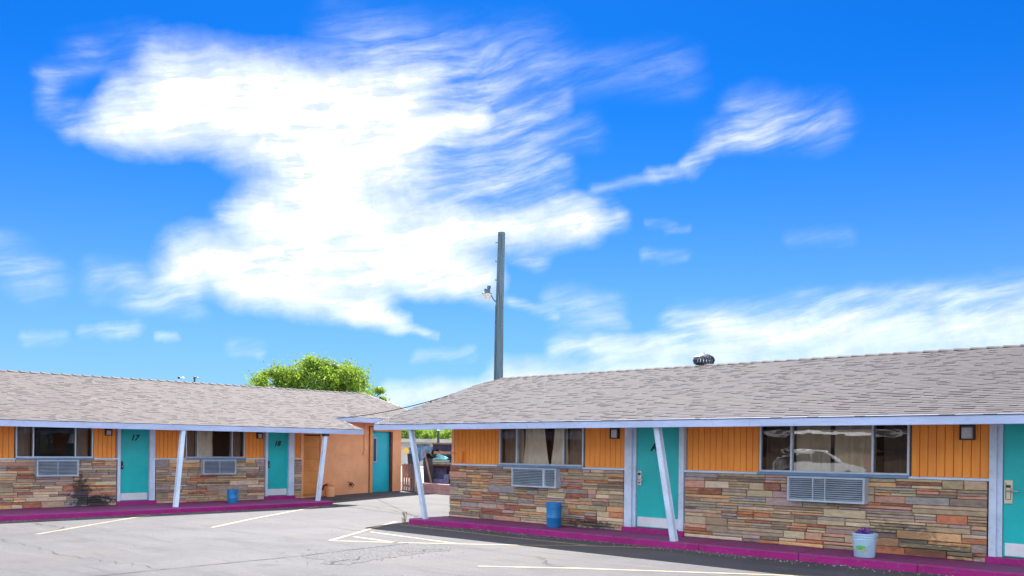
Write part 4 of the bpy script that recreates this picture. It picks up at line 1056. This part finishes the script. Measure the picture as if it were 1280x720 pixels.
# slatted gate panel / fence
fn = thing('slat_fence', (-9.0, 6.55, 0.0), 'short fence of weathered purple grey slats beside the stucco wall', 'fence')
FA = Vector((-10.05, 6.92, 0)); FB = Vector((-8.38, 6.20, 0)); fd = (FB - FA).normalized(); fnr = Vector((-fd.y, fd.x, 0)); fl_ = (FB - FA).length
def fb(mb, s0, s1, o0, o1, z0, z1, lean=0.0):
    def q(s, o, z): p = FA + fd * (s + lean * z) + fnr * o; return (p.x, p.y, z)
    mb.add([q(s0, o0, z0), q(s1, o0, z0), q(s1, o1, z0), q(s0, o1, z0), q(s0, o0, z1), q(s1, o0, z1), q(s1, o1, z1), q(s0, o1, z1)],
           [(0, 3, 2, 1), (4, 5, 6, 7), (0, 1, 5, 4), (1, 2, 6, 5), (2, 3, 7, 6), (3, 0, 4, 7)])
for i in range(6):
    s = 0.03 + i * 0.30
    m = MB(); fb(m, s, s + 0.19, 0, 0.018, 0.05, 0.98 + random.uniform(-.03, .03), -0.05); m.build('slat', 'greywood' if i != 5 else 'palewood', fn)
for i in range(6):
    s = 0.19 + i * 0.30
    m = MB(); fb(m, s, s + 0.14, -0.025, -0.008, 0.53, 0.95, -0.02); m.build('slat', 'greywood', fn)
for z in (0.18, 0.50, 0.9):
    m = MB(); fb(m, 0, fl_, 0.03, 0.06, z, z + 0.07); m.build('rail', 'palewood' if z == 0.50 else 'greywood', fn)
m = MB(); fb(m, fl_ - 0.1, fl_ - 0.02, -0.06, 0.03, -0.1, 1.0); m.build('fence_post', 'palewood', fn)

def leaning(name, u, D, w, h, t, z0, tilt, mat, label, cat, yaw=0.0, roll=0.0):
    """board leaning back, its foot at (u, D)"""
    p = Y(u - 0.14, D); a = R2 * math.cos(yaw) + F2 * math.sin(yaw); b = -R2 * math.sin(yaw) + F2 * math.cos(yaw)
    upv = Vector((0, 0, math.cos(tilt))) + b * math.sin(tilt) + a * math.sin(roll); nb = b * math.cos(tilt) - Vector((0, 0, math.sin(tilt)))
    vs = []
    for zz in (0, h):
        for (i, j) in ((-1, 0), (1, 0), (1, 1), (-1, 1)):
            q = p + Vector((0, 0, z0)) + a * (i * w / 2) + nb * (j * t) + upv * zz; vs.append(tuple(q))
    m = MB(); m.add(vs, [(0, 3, 2, 1), (4, 5, 6, 7), (0, 1, 5, 4), (1, 2, 6, 5), (2, 3, 7, 6), (3, 0, 4, 7)])
    o = m.build(name, mat, origin=p + Vector((0, 0, z0))); o['label'] = label; o['category'] = cat
    return o, p, a, b, upv, nb
D0 = 32.6
YS = -0.50   # the pile stands half a metre further left
leaning('leaning_board', -3.30, D0, 0.42, 1.32, 0.05, 0.03, 0.08, 'dark', 'narrow black board leaning behind the slat fence end', 'board', 0, -0.10)
leaning('leaning_board', -2.86, D0 + .2, 0.34, 1.15, 0.05, 0.03, 0.06, 'dark', 'navy black board leaning just right of the slanted end post', 'board', 0, -0.05)
leaning('wooden_plank', -2.68, D0 - .1, 0.06, 1.45, 0.03, 0.03, 0.05, 'rustwood', 'thin pinkish plank leaning on the junk pile', 'plank', 0, -0.24)
def ybox(mb, u0, u1, d0, d1, z0, z1):
    P_ = []
    for z in (z0, z1):
        for (u, d) in ((u0, d0), (u1, d0), (u1, d1), (u0, d1)):
            q = Y(u + YS, d); P_.append((q.x, q.y, z))
    mb.add(P_, [(0, 3, 2, 1), (4, 5, 6, 7), (0, 1, 5, 4), (1, 2, 6, 5), (2, 3, 7, 6), (3, 0, 4, 7)])
def ything(name, u, D, label, cat, z=0.02):
    p = Y(u + YS, D); p.z = z; return thing(name, p, label, cat)
ac_ = ything('armchair', -2.55, D0 + .6, 'discarded grey purple upholstered armchair behind the pink wall', 'armchair')
m = MB(); ybox(m, -2.48, -1.98, D0 + .4, D0 + 1.0, 0.03, 0.45); m.build('seat', 'fabric', ac_)
m = MB(); ybox(m, -2.52, -1.94, D0 + 1.0, D0 + 1.2, 0.03, 0.86); m.build('backrest', 'fabric', ac_)
for (a, b) in ((-2.62, -2.49), (-1.97, -1.84)):
    m = MB(); ybox(m, a, b, D0 + .38, D0 + 1.15, 0.03, 0.62); m.build('armrest', 'fabric', ac_)
tb = ything('wooden_table', -2.1, D0 + .7, 'old brown table piled with junk over the discarded armchair', 'table')
m = MB(); ybox(m, -2.72, -1.55, D0 + .5, D0 + 1.3, 0.92, 0.98); m.build('table_top', 'brownwood', tb)
for (u, d) in ((-2.70, .52), (-1.62, .52), (-2.70, 1.24), (-1.62, 1.24)):
    m = MB(); ybox(m, u, u + .06, D0 + d, D0 + d + .06, 0.02, 0.92); m.build('leg', 'brownwood', tb)
mt_ = ything('folded_mattress', -2.1, D0 + .6, 'thin stained mattress folded on the junk table', 'mattress', 0.98)
m = MB(); ybox(m, -2.66, -1.70, D0 + .48, D0 + 1.2, 0.985, 1.05); m.build('lower_fold', 'mattress', mt_)
m = MB(); ybox(m, -2.60, -1.80, D0 + .46, D0 + 1.1, 1.06, 1.12); m.build('upper_fold', 'palewood', mt_)
def heap(name, u, D, z, ru, rd, rz, mat, label, cat, seed):
    rnd = random.Random(seed); m = MB(); n, k = 14, 7; vs = []
    for i in range(k + 1):
        th = PI / 2 * i / k
        for j in range(n):
            ph = 2 * PI * j / n; w_ = 1 + rnd.uniform(-.28, .28)
            q = Y(u + YS + ru * math.cos(th) * math.cos(ph) * w_, D + rd * math.cos(th) * math.sin(ph) * w_); vs.append((q.x, q.y, z + rz * math.sin(th) * (1 + rnd.uniform(-.35, .3))))
    fs = [(i * n + j, i * n + (j + 1) % n, (i + 1) * n + (j + 1) % n, (i + 1) * n + j) for i in range(k) for j in range(n)]
    m.add(vs, fs); p = Y(u + YS, D); p.z = z; o = m.build(name, mat, origin=p); o['label'] = label; o['category'] = cat
heap('teal_cloth', -2.10, D0 + .65, 1.125, 0.27, 0.22, 0.20, 'tealcloth', 'crumpled teal cloth lying on top of the junk pile', 'cloth', 2)
heap('dark_tarp', -2.30, D0 + .9, 1.13, 0.42, 0.3, 0.34, 'black', 'rumpled black tarpaulin heaped behind the crumpled teal cloth', 'tarpaulin', 15)
heap('trash_bag', -1.72, D0 + .95, 1.06, 0.30, 0.25, 0.42, 'bag', 'navy trash bag behind the crumpled teal cloth', 'bag', 4)
heap('trash_bag', -2.45, D0 + 1.0, 1.13, 0.26, 0.2, 0.26, 'dark', 'black trash bag slumped left of the crumpled teal cloth', 'bag', 9)
cb = ything('cabinet', -2.0, D0 + 1.7, 'tall dark cabinet with a pale wooden top edge behind the junk', 'cabinet')
m = MB(); ybox(m, -2.48, -1.45, D0 + 1.5, D0 + 2.1, 0.02, 1.72); m.build('carcass', 'cabdark', cb)
m = MB(); ybox(m, -2.52, -1.41, D0 + 1.46, D0 + 2.12, 1.723, 1.775); m.build('top_board', 'rustwood', cb)
m = MB(); ybox(m, -2.42, -1.98, D0 + 1.47, D0 + 1.497, 1.0, 1.66); m.build('door', 'cabblue', cb)
m = MB(); ybox(m, -1.94, -1.50, D0 + 1.47, D0 + 1.497, 1.0, 1.66); m.build('door', 'cabblue', cb)
cf = ything('metal_chair', -1.62, D0 + .9, 'pale metal chair frame upended at the right end of the pile', 'chair', 1.0)
m = MB(); q = lambda u, d, z: (*Y(u + YS, D0 + d)[:2], z)
m.tube([q(-1.55, .7, 1.25), q(-1.58, .7, 1.70), q(-1.30, .7, 1.78), q(-1.28, .7, 1.2)], 0.016, 8); m.tube([q(-1.57, .7, 1.45), q(-1.29, .7, 1.47)], 0.014, 8); m.build('frame', 'metal', cf, smooth=True)
m = MB(); ybox(m, -1.60, -1.25, D0 + .6, D0 + 1.0, 1.14, 1.2); m.build('seat', 'brownwood', cf)
leaning('crate_board', -2.35, D0 + .55, 0.75, 0.10, 0.03, 1.34, 0.0, 'rustwood', 'pale pinkish board lying slanted across the trash bags', 'board', 0.0, 0.0)

# ------------------------------------------------------------------ far scene
def P3(px, D, py=None):
    u = (px - 640) / 1133.92 * D; p = CAM + R2 * u + F2 * D; return Vector((p.x, p.y, -0.17))
def fbox(mb, u0, u1, D0_, D1_, z0, z1):
    P_ = []
    for z in (z0, z1):
        for (u, d) in ((u0, D0_), (u1, D0_), (u1, D1_), (u0, D1_)):
            q = CAM + R2 * u + F2 * d; P_.append((q.x, q.y, z))
    mb.add(P_, [(0, 3, 2, 1), (4, 5, 6, 7), (0, 1, 5, 4), (1, 2, 6, 5), (2, 3, 7, 6), (3, 0, 4, 7)])
q_ = CAM + R2 * (-9.2) + F2 * 90; fbld = thing('roadside_building', (q_.x, q_.y, -0.17), 'distant long white building with blue shutters beyond the yard', 'building')
m = MB(); fbox(m, -24.0, 2.0, 90, 100, -0.17, 2.1); m.build('wall', 'farwhite', fbld)
m = MB(); fbox(m, -24.5, 2.5, 88.8, 101, 2.1, 2.45); m.build('roof', 'farroof', fbld)
for u in (-11.9, -9.95, -8.9, -7.9, -6.6):
    m = MB(); fbox(m, u + .1, u + (1.4 if u in (-9.95, -6.6) else .75), 89.93, 90.02, 0.95, 1.95); f_ = m.build('window', 'farroof', fbld)
    m = MB(); fbox(m, u + .18, u + (1.32 if u in (-9.95, -6.6) else .67), 89.88, 89.935, 1.02, 1.88); m.build('pane', 'farblue', f_)
q_ = CAM + R2 * (-5.0) + F2 * 80; van = thing('parked_truck', (q_.x, q_.y, -0.17), 'dark blue distant box truck parked right of the white building windows', 'truck')
m = MB(); fbox(m, -7.9, -6.2, 78, 80, 0.5, 1.7); m.build('box_body', 'farblue', van)
m = MB(); fbox(m, -8.9, -7.95, 78.1, 79.9, 0.4, 1.6); m.build('cab', 'farblue', van)
for u in (-8.5, -6.7):
    c = CAM + R2 * u + F2 * 78.05
    m = MB(); m.tube([tuple(Vector((c.x, c.y, 0.22)) - F2 * .1), tuple(Vector((c.x, c.y, 0.22)) + F2 * .2)], 0.4, 14); m.build('wheel', 'rubber', van)
c = CAM + R2 * ((507.3 - 640) / 1133.92 * 60) + F2 * 60
sg = thing('warning_sign', (c.x, c.y, -0.17), 'small yellow diamond sign on a thin post beyond the slat fence', 'sign')
m = MB(); m.tube([(c.x, c.y, -0.17), (c.x, c.y, 1.55)], 0.03, 8); m.build('sign_post', 'metal', sg)
m = MB(); h = 0.24; v = [R2 * h, Vector((0, 0, h)), -R2 * h, Vector((0, 0, -h))]; cc = Vector((c.x, c.y, 1.36)) - F2 * .04
m.add([tuple(cc + k) for k in v] + [tuple(cc + k + F2 * .01) for k in v], [(0, 1, 2, 3), (7, 6, 5, 4), (0, 4, 5, 1), (1, 5, 6, 2), (2, 6, 7, 3), (3, 7, 4, 0)]); m.build('sign_plate', 'signyellow', sg)
c = CAM + R2 * ((547.5 - 640) / 1133.92 * 75) + F2 * 75
pp = thing('distant_pole', (c.x, c.y, -0.17), 'thin dark pole with pale cap in front of the far trees', 'pole')
m = MB(); m.tube([(c.x, c.y, -0.17), (c.x, c.y, 3.0)], [0.13, 0.10], 8); m.build('shaft', 'dark', pp)
m = MB(); m.lathe(c.x, c.y, [(0.13, 3.0), (0.13, 3.12), (0.04, 3.2)], 8); m.build('cap', 'white', pp)
for k, (pxx, lab) in enumerate(((222.5, 'small street lamp top with pale arm showing over the far ridge, left one'), (242.0, 'small dark street lamp top with two heads over the far ridge'))):
    c = CAM + R2 * ((pxx - 640) / 1133.92 * 90) + F2 * 90; zt_ = 8.25
    t = thing('street_lamp', (c.x, c.y, -0.17), lab, 'street lamp', 'street lamps beyond the far wing')
    m = MB(); m.tube([(c.x, c.y, -0.17), (c.x, c.y, zt_)], [0.14, 0.05] if k == 0 else [0.16, 0.09], 8); m.build('lamp_pole', 'metal' if k == 0 else 'dark', t)
    m = MB(); e = Vector((c.x, c.y, zt_)); s_ = 1 if k == 0 else 0.7
    m.tube([tuple(e), tuple(e + R2 * .35 * s_ + Vector((0, 0, .06))), tuple(e + R2 * .5 * s_ + Vector((0, 0, -.02)))], [0.03, 0.05, 0.07], 8)
    m.build('arm', 'white' if k == 0 else 'dark', t)
    m = MB(); m.lathe(c.x, c.y, [(0.05, zt_ - .12), (0.13, zt_ - .05), (0.12, zt_ + .1), (0.04, zt_ + .16)], 8); m.build('head', 'dark', t)

# ------------------------------------------------------------------ trees
def tree(name, base, H, lobes, nleaf, leaf, mat, label, seed, group=None, trunk_r=0.25):
    rnd = random.Random(seed); t = thing(name, base, label, 'tree', group); b = Vector(base)
    m = MB(); fork = b + Vector((0, 0, H * 0.30)); m.tube([b, b + Vector((.08, .05, H * .15)), fork], [trunk_r, trunk_r * .8, trunk_r * .7], 9)
    clumps = []
    for (u, d, z, ru, rz, wt) in lobes:
        c = b + R2 * u + F2 * d + Vector((0, 0, z))
        m.tube([fork, fork.lerp(c, .5) + Vector((0, 0, .25)), c], [trunk_r * .5, trunk_r * .28, trunk_r * .1], 7)
        for i in range(int(wt * 16)):
            th = math.acos(rnd.uniform(-0.55, 1)); ph = rnd.uniform(0, 2 * PI); rr = rnd.uniform(0.55, 1.0)
            o = (R2 * math.cos(ph) + F2 * math.sin(ph)) * (math.sin(th) * ru * rr) + Vector((0, 0, math.cos(th) * rz * rr))
            clumps.append((c + o, rnd.uniform(0.16, 0.34) * min(ru, rz) ** 0.6 * 0.9, rnd.random()))
            if i % 3 == 0: m.tube([c, c + o * .95], [trunk_r * .1, 0.02], 5)
    tr = m.build('trunk', 'bark', t, smooth=True)
    m = MB(); per = max(1, int(nleaf / len(clumps)))
    for (c, r, shade) in clumps:
        for i in range(per):
            p = c + Vector((rnd.gauss(0, r), rnd.gauss(0, r), rnd.gauss(0, r * .75)))
            a = Vector((rnd.gauss(0, 1), rnd.gauss(0, 1), rnd.gauss(0, .7))).normalized(); v = a.orthogonal().normalized(); v.rotate(Matrix.Rotation(rnd.uniform(0, 6.28), 3, a)); v2 = a.cross(v)
            s_ = leaf * rnd.uniform(.6, 1.3); k_ = min(1, max(0, shade * .7 + rnd.random() * .3)); m.col = (k_, k_, k_)
            m.add([tuple(p - v * s_), tuple(p - v2 * s_ * .45), tuple(p + v * s_), tuple(p + v2 * s_ * .45)], [(0, 1, 2, 3)])
    m.build('crown', mat, t)
    return t
p = P3(392, 60)
tree('leafy_tree', p, 8.0, [(-1.9, 0, 4.7, 1.9, 1.6, 1.2), (0.2, 0.4, 5.5, 2.3, 2.15, 1.9), (2.0, -.3, 4.9, 1.9, 2.1, 1.5), (-3.75, .2, 4.5, 1.55, 1.35, 1.2), (-2.5, -.2, 5.75, 1.5, 1.3, 1.1), (1.0, -.2, 6.3, 1.6, 1.2, .9), (0.6, -.8, 3.8, 3.2, 1.4, 1.5)], 42000, 0.105, MT['leaf'],
     'big bright green round tree behind the far wing ridge', 11)
p = P3(462, 58)
tree('leafy_tree', p, 6.4, [(0.1, 0, 4.2, 1.0, 1.5, 1.0), (0.7, .2, 3.3, .8, 1.1, .6), (-.6, 0, 3.4, 1.0, 1.2, .7)], 11000, 0.10, MT['leaf'],
     'smaller bright green tree at the right shoulder of the big one', 12)
far = [(497, 118, 4.6), (514, 112, 4.7), (531, 120, 4.9), (549, 110, 4.4), (566, 116, 4.6), (590, 119, 4.4), (478, 112, 4.0)]
labs = ['dark green far tree just right of the stucco wall corner', 'far tree left of the slanted kerb tip post', 'light green far tree right of the slanted kerb tip post', 'far tree behind the thin dark pole', 'yellow green far tree touching the near wing corner', 'far tree hidden mostly by the near wing', 'far tree hidden mostly by the stucco wall']
for (f_, lb, sd) in zip(far, labs, range(20, 27)):
    tree('far_tree', P3(f_[0], f_[1]), f_[2], [(-.9, 0, f_[2] * .68, 1.3, 1.1, .7), (.9, .3, f_[2] * .62, 1.3, 1.1, .7), (0, -.4, f_[2] * .45, 1.9, 1.0, .8)], 2200, 0.19, MT['leaf_dark'] if sd % 2 == 0 else MT['leaf'], lb, sd, 'trees beyond the yard', 0.2)

# ------------------------------------------------------------------ car across the lot (seen as a reflection in the window)
cr = thing('parked_car', (1.0, -14.4, -0.12), 'white hatchback parked across the lot, mirrored in the nearer wing window', 'car')
def car_profile():
    return [(-2.2, .35), (-2.25, .75), (-2.1, 1.0), (-1.75, 1.42), (-1.2, 1.56), (0.0, 1.58), (0.5, 1.50), (1.25, 1.02), (2.05, .86), (2.25, .62), (2.22, .35)]
pr = car_profile(); m = MB(); n = len(pr); vs = []
for (yy, k_) in ((-.86, .97), (-.70, 1.0), (.70, 1.0), (.86, .97)):
    for (x, z) in pr:
        inset = 0.10 if (z > 1.1 and abs(yy) > .8) else 0
        vs.append((1.0 + x * k_, -14.4 + (yy - math.copysign(inset, yy)), -0.12 + (z if abs(yy) < .8 else z * .985)))
fs = [tuple(range(n)), tuple(range(3 * n, 4 * n))[::-1]]
for r in range(3):
    for i in range(n):
        fs.append((r * n + i, (r + 1) * n + i, (r + 1) * n + (i + 1) % n, r * n + (i + 1) % n))
m.add(vs, fs); bd_ = m.build('body', 'carpaint', cr); smooth_by_angle(bd_, 30)
for sy in (-1, 1):
    m = MB(); yy = -14.4 + sy * 0.775
    for poly in ([(-1.85, 1.02), (-1.55, 1.40), (-.35, 1.47), (-.35, .98)], [(-.28, .98), (-.28, 1.47), (.42, 1.42), (1.12, .98)]):
        m2 = [(1.0 + x, yy + sy * .075, z - .12) for x, z in poly]; m.add(m2 + [(a, b + sy * .012, c) for a, b, c in m2], [(0, 1, 2, 3), (7, 6, 5, 4), (0, 4, 5, 1), (1, 5, 6, 2), (2, 6, 7, 3), (3, 7, 4, 0)])
    m.build('side_window', 'black', cr)
m = MB(); m.add([(1.62, -15.05, 1.30), (1.62, -13.75, 1.30), (2.2, -13.7, .93), (2.2, -15.1, .93)], [(0, 1, 2, 3)]); m.build('windscreen', 'black', cr)
for x in (-1.4, 1.4):
    for sy in (-1, 1):
        c = (1.0 + x, -14.4 + sy * .80, 0.21)
        m = MB(); m.tube([(c[0], c[1] - .1, c[2]), (c[0], c[1] + .1, c[2])], 0.33, 20); wh = m.build('wheel', 'rubber', cr)
        m = MB(); m.tube([(c[0], c[1] - .105, c[2]), (c[0], c[1] + .105, c[2])], 0.21, 12); m.build('rim', 'chrome', wh)
for sy in (-.6, .6):
    m = MB(); m.box(3.16, 3.23, -14.4 + sy - .16, -14.4 + sy + .16, .52, .66); m.build('headlight', 'lampglass', cr)

# ------------------------------------------------------------------ wing across the lot, mirrored in the windows
ow = thing('roadside_building', (-20.0, -58.0, -0.17), 'brown building with white eave across the lot, mirrored in the nearer wing windows', 'building')
m = MB(); m.box(-64, 22, -66, -58, -0.17, 3.04); m.build('wall', 'brownwall', ow)
m = MB(); m.box(-65, 23, -67, -57.0, 3.05, 3.28); m.build('fascia', 'white', ow)
m = MB(); m.add([(-65, -67, 3.29), (23, -67, 3.29), (23, -57, 3.29), (-65, -57, 3.29), (-64.5, -62, 4.6), (22.5, -62, 4.6)], [(0, 3, 2, 1), (3, 2, 5, 4), (1, 0, 4, 5), (0, 3, 4), (2, 1, 5)]); m.build('roof', 'roofdeck', ow)
for x in range(-62, 20, 6):
    m = MB(); m.box(x, x + 1.0, -57.99, -57.95, -0.1, 2.0); m.build('door', 'brownwood', ow)
    m = MB(); m.box(x + 1.6, x + 3.6, -57.99, -57.95, 1.0, 2.0); m.build('window', 'black', ow)
cr.location = (-6.3, -33.0, -0.12); cr.rotation_euler.z = -0.44; cr.scale = (1.1, 1.1, 1.14)
# ------------------------------------------------------------------ grit along the kerbs
gr = MB(); rnd = random.Random(77)
for i in range(700):
    k = rnd.random()
    if k < .45: x, y = rnd.uniform(0, 13), -1.0 - abs(rnd.gauss(0, .22)) - (0.25 if False else 0.02)
    elif k < .75: x, y = -6.1 + abs(rnd.gauss(0, .25)), rnd.uniform(-9, 1.2)
    elif k < .9: x, y = rnd.gauss(4.0, .5), rnd.gauss(-5.2, .8)
    else: x, y = rnd.uniform(-5, 11), rnd.uniform(-8, -2)
    r = rnd.uniform(.006, .016); z = gz(x, y) + 0.006; a0 = rnd.uniform(0, 3)
    v = [(x + r * math.cos(a0 + q * 1.57) * rnd.uniform(.7, 1.2), y + r * math.sin(a0 + q * 1.57) * rnd.uniform(.7, 1.2), z - .004) for q in range(4)] + [(x, y, z + r * .8)]
    gr.add(v, [(0, 1, 4), (1, 2, 4), (2, 3, 4), (3, 0, 4)])
gr.build('gravel', 'dirt', kind='stuff')
for xj in (1.9, 3.7, 5.5, 7.3, 9.1, 10.9, 12.7):
    m = MB(); m.box(xj, xj + 0.006, -0.985, 0.0, 0.0, 0.002); m.box(xj, xj + 0.006, -0.992, -0.985, -0.12, 0.002); m.build('pavement_joint', 'crack', kind='structure')
for yj in (-7.6, -5.8, -2.3, -0.5):
    m = MB(); m.box(-8.2, -6.13, yj, yj + 0.012, 0.0, 0.002); m.build('pavement_joint', 'crack', kind='structure')
